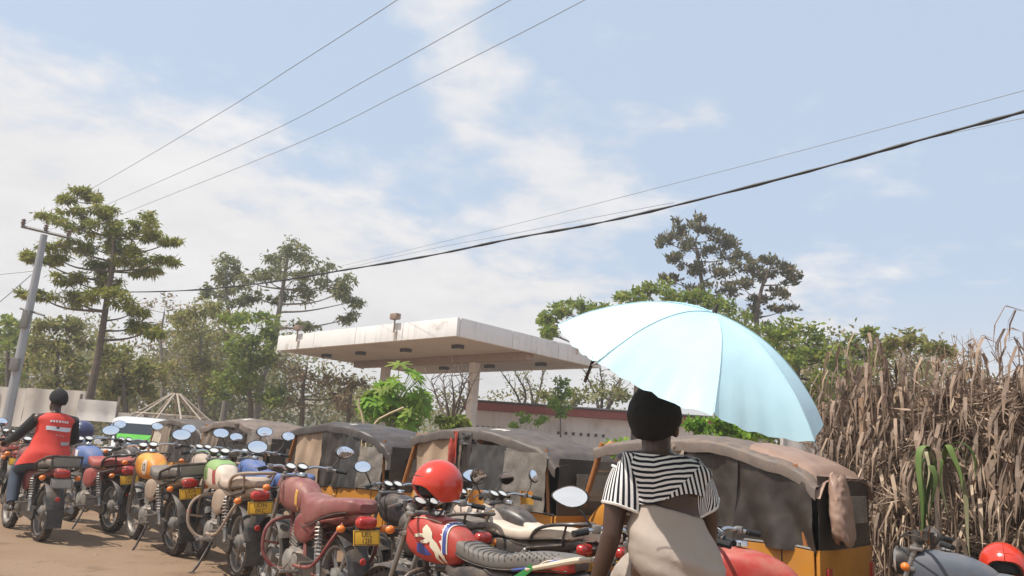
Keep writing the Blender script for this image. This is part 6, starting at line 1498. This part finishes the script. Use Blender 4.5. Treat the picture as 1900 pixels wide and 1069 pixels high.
for k in range(64):      # upright dry stalks with hanging leaves
    u = (k+fr.random())/64; h = ftop(u)*fr.uniform(.85, 1.14); P = fd*(u*FL)+fn_*fr.uniform(.04, .24); lx = fr.gauss(0, .10); q = MB(); Q = catmull([P, P+fd*lx*.3+Vector((0, 0, h*.5)), P+fd*lx+fn_*fr.gauss(0, .05)+Vector((0, 0, h))], 4); q.tube(Q, [.011*(1-.6*i/8) for i in range(9)], 5)
    for i in range(3, 9):
        for _ in range(3):
            a = fr.uniform(0, 2*pi); d = Vector((cos(a), sin(a), .3)); L_ = fr.uniform(.2, .48); w_ = fr.uniform(.008, .02); sd_ = Vector((-sin(a), cos(a), 0))*w_; p0 = Q[i]; o_ = len(q.v)
            p1 = p0+d*L_*.4; p2 = p0+Vector((cos(a)*L_*.6, sin(a)*L_*.6, -L_*.25)); p3 = p0+Vector((cos(a)*L_*.68, sin(a)*L_*.68, -L_*.8))
            q.v += [tuple(v) for v in (p0, p1-sd_, p1+sd_, p2-sd_, p2+sd_, p3)]; q.f += [(o_, o_+1, o_+2), (o_+1, o_+3, o_+4, o_+2), (o_+3, o_+5, o_+4)]
    link('dry_stalk', q.rawmesh('dry_stalk'), lm_frond if fr.random() < .4 else lm_frond2, fence)
# broken pale trunk stub near the top
q = MB(); P = fd*(FL*.235)+fn_*.17; q.tube([P+Vector((0, 0, 1.75)), P+Vector((.02, 0, 2.1)), P+Vector((.0, 0, 2.28))], [.05, .06, .045], 7); q.build('split_stem', mat('pale_stem', (.30, .19, .12), .8, var=.25, vscale=14), fence)
# green and cream strap-leaved plant against the fence
ag = at(1742, 985, 6.6); agv = empty('strap_leaf_plant', (ag.x, ag.y, 0), 0, 'green and cream strap-leaved plant drooping against the dry fence', 'plant')
q = MB(); zt_ = at(1745, 815, 6.6).z; q.tube([(0, 0, 0), (0, 0, zt_-.25)], [.035, .025], 7); q.build('stem', m_bark, agv)
m_strapg = leafmat('strap_green', (.10, .17, .04), (.17, .23, .07), None, trans=.3); m_strapc = leafmat('strap_cream', (.36, .34, .19), (.44, .40, .25), None, trans=.3)
for k in range(22):
    a = -2.8+k*.29+fr.uniform(-.1, .1); rr_ = fr.uniform(.08, .34); dz = fr.uniform(.5, 1.5); wd = fr.uniform(.014, .038); rise = fr.uniform(.12, .42); tw_ = fr.uniform(-1.2, 1.2)
    def sf(u, v):
        q_ = 1-(1-u)**2; w = wd*(1-u**2.5)*(.5+.5*min(1, u*5))*(v-.5)*2; t_ = a+pi/2+tw_*u
        return (rr_*q_*cos(a)+w*cos(t_)+.02*sin(u*9+k), rr_*q_*sin(a)+w*sin(t_), zt_-.30+rise*sin(min(1, u*1.6)*pi/2)-dz*max(0, u-.22)**1.4-.25*abs(w))
    q = MB(); q.grid(sf, 14, 2, two=.002); q.build('leaf', (m_strapg, m_strapc, m_strapg, lm_frond)[k % 4], agv)
# low green weeds at the foot of the fence
b = MB(); 
for k in range(5200):
    px = fr.uniform(1690, 1960); Y = fr.uniform(5.2, 6.4); p = at(px, 1000, Y); zz = fr.random()**1.3*(.62+.12*sin(px*.05)); leaf(b, Vector((p.x, Y, zz)), Vector((fr.gauss(0, .8), fr.gauss(0, .8), fr.gauss(.3, .5))).normalized(), fr.uniform(.05, .12), fr.uniform(.012, .025), fr)
o = link('weeds', b.rawmesh('weeds'), lm_dusty); tag(o, 'low dusty green weeds at the foot of the dry fence', None, kind='stuff')
# ================================================================= added haze: lifts the darks like window glare, softens distance
hz_m = bpy.data.materials.new('veil_haze'); hz_m.use_nodes = True; g = NG(hz_m.node_tree); g.n.clear(); out = g.new('ShaderNodeOutputMaterial'); pv = g.new('ShaderNodeVolumePrincipled')
pv.inputs['Color'].default_value = (.94, .92, .89, 1); pv.inputs['Density'].default_value = .0026; pv.inputs['Anisotropy'].default_value = .2; g.link(pv.outputs[0], out.inputs['Volume'])
q = MB(); q.box((0, 60, 9.0), (420, 440, 20)); o = q.build('haze', hz_m, smooth=False); tag(o, 'thin pale haze over the whole place, added to lift the darks', None, kind='stuff')
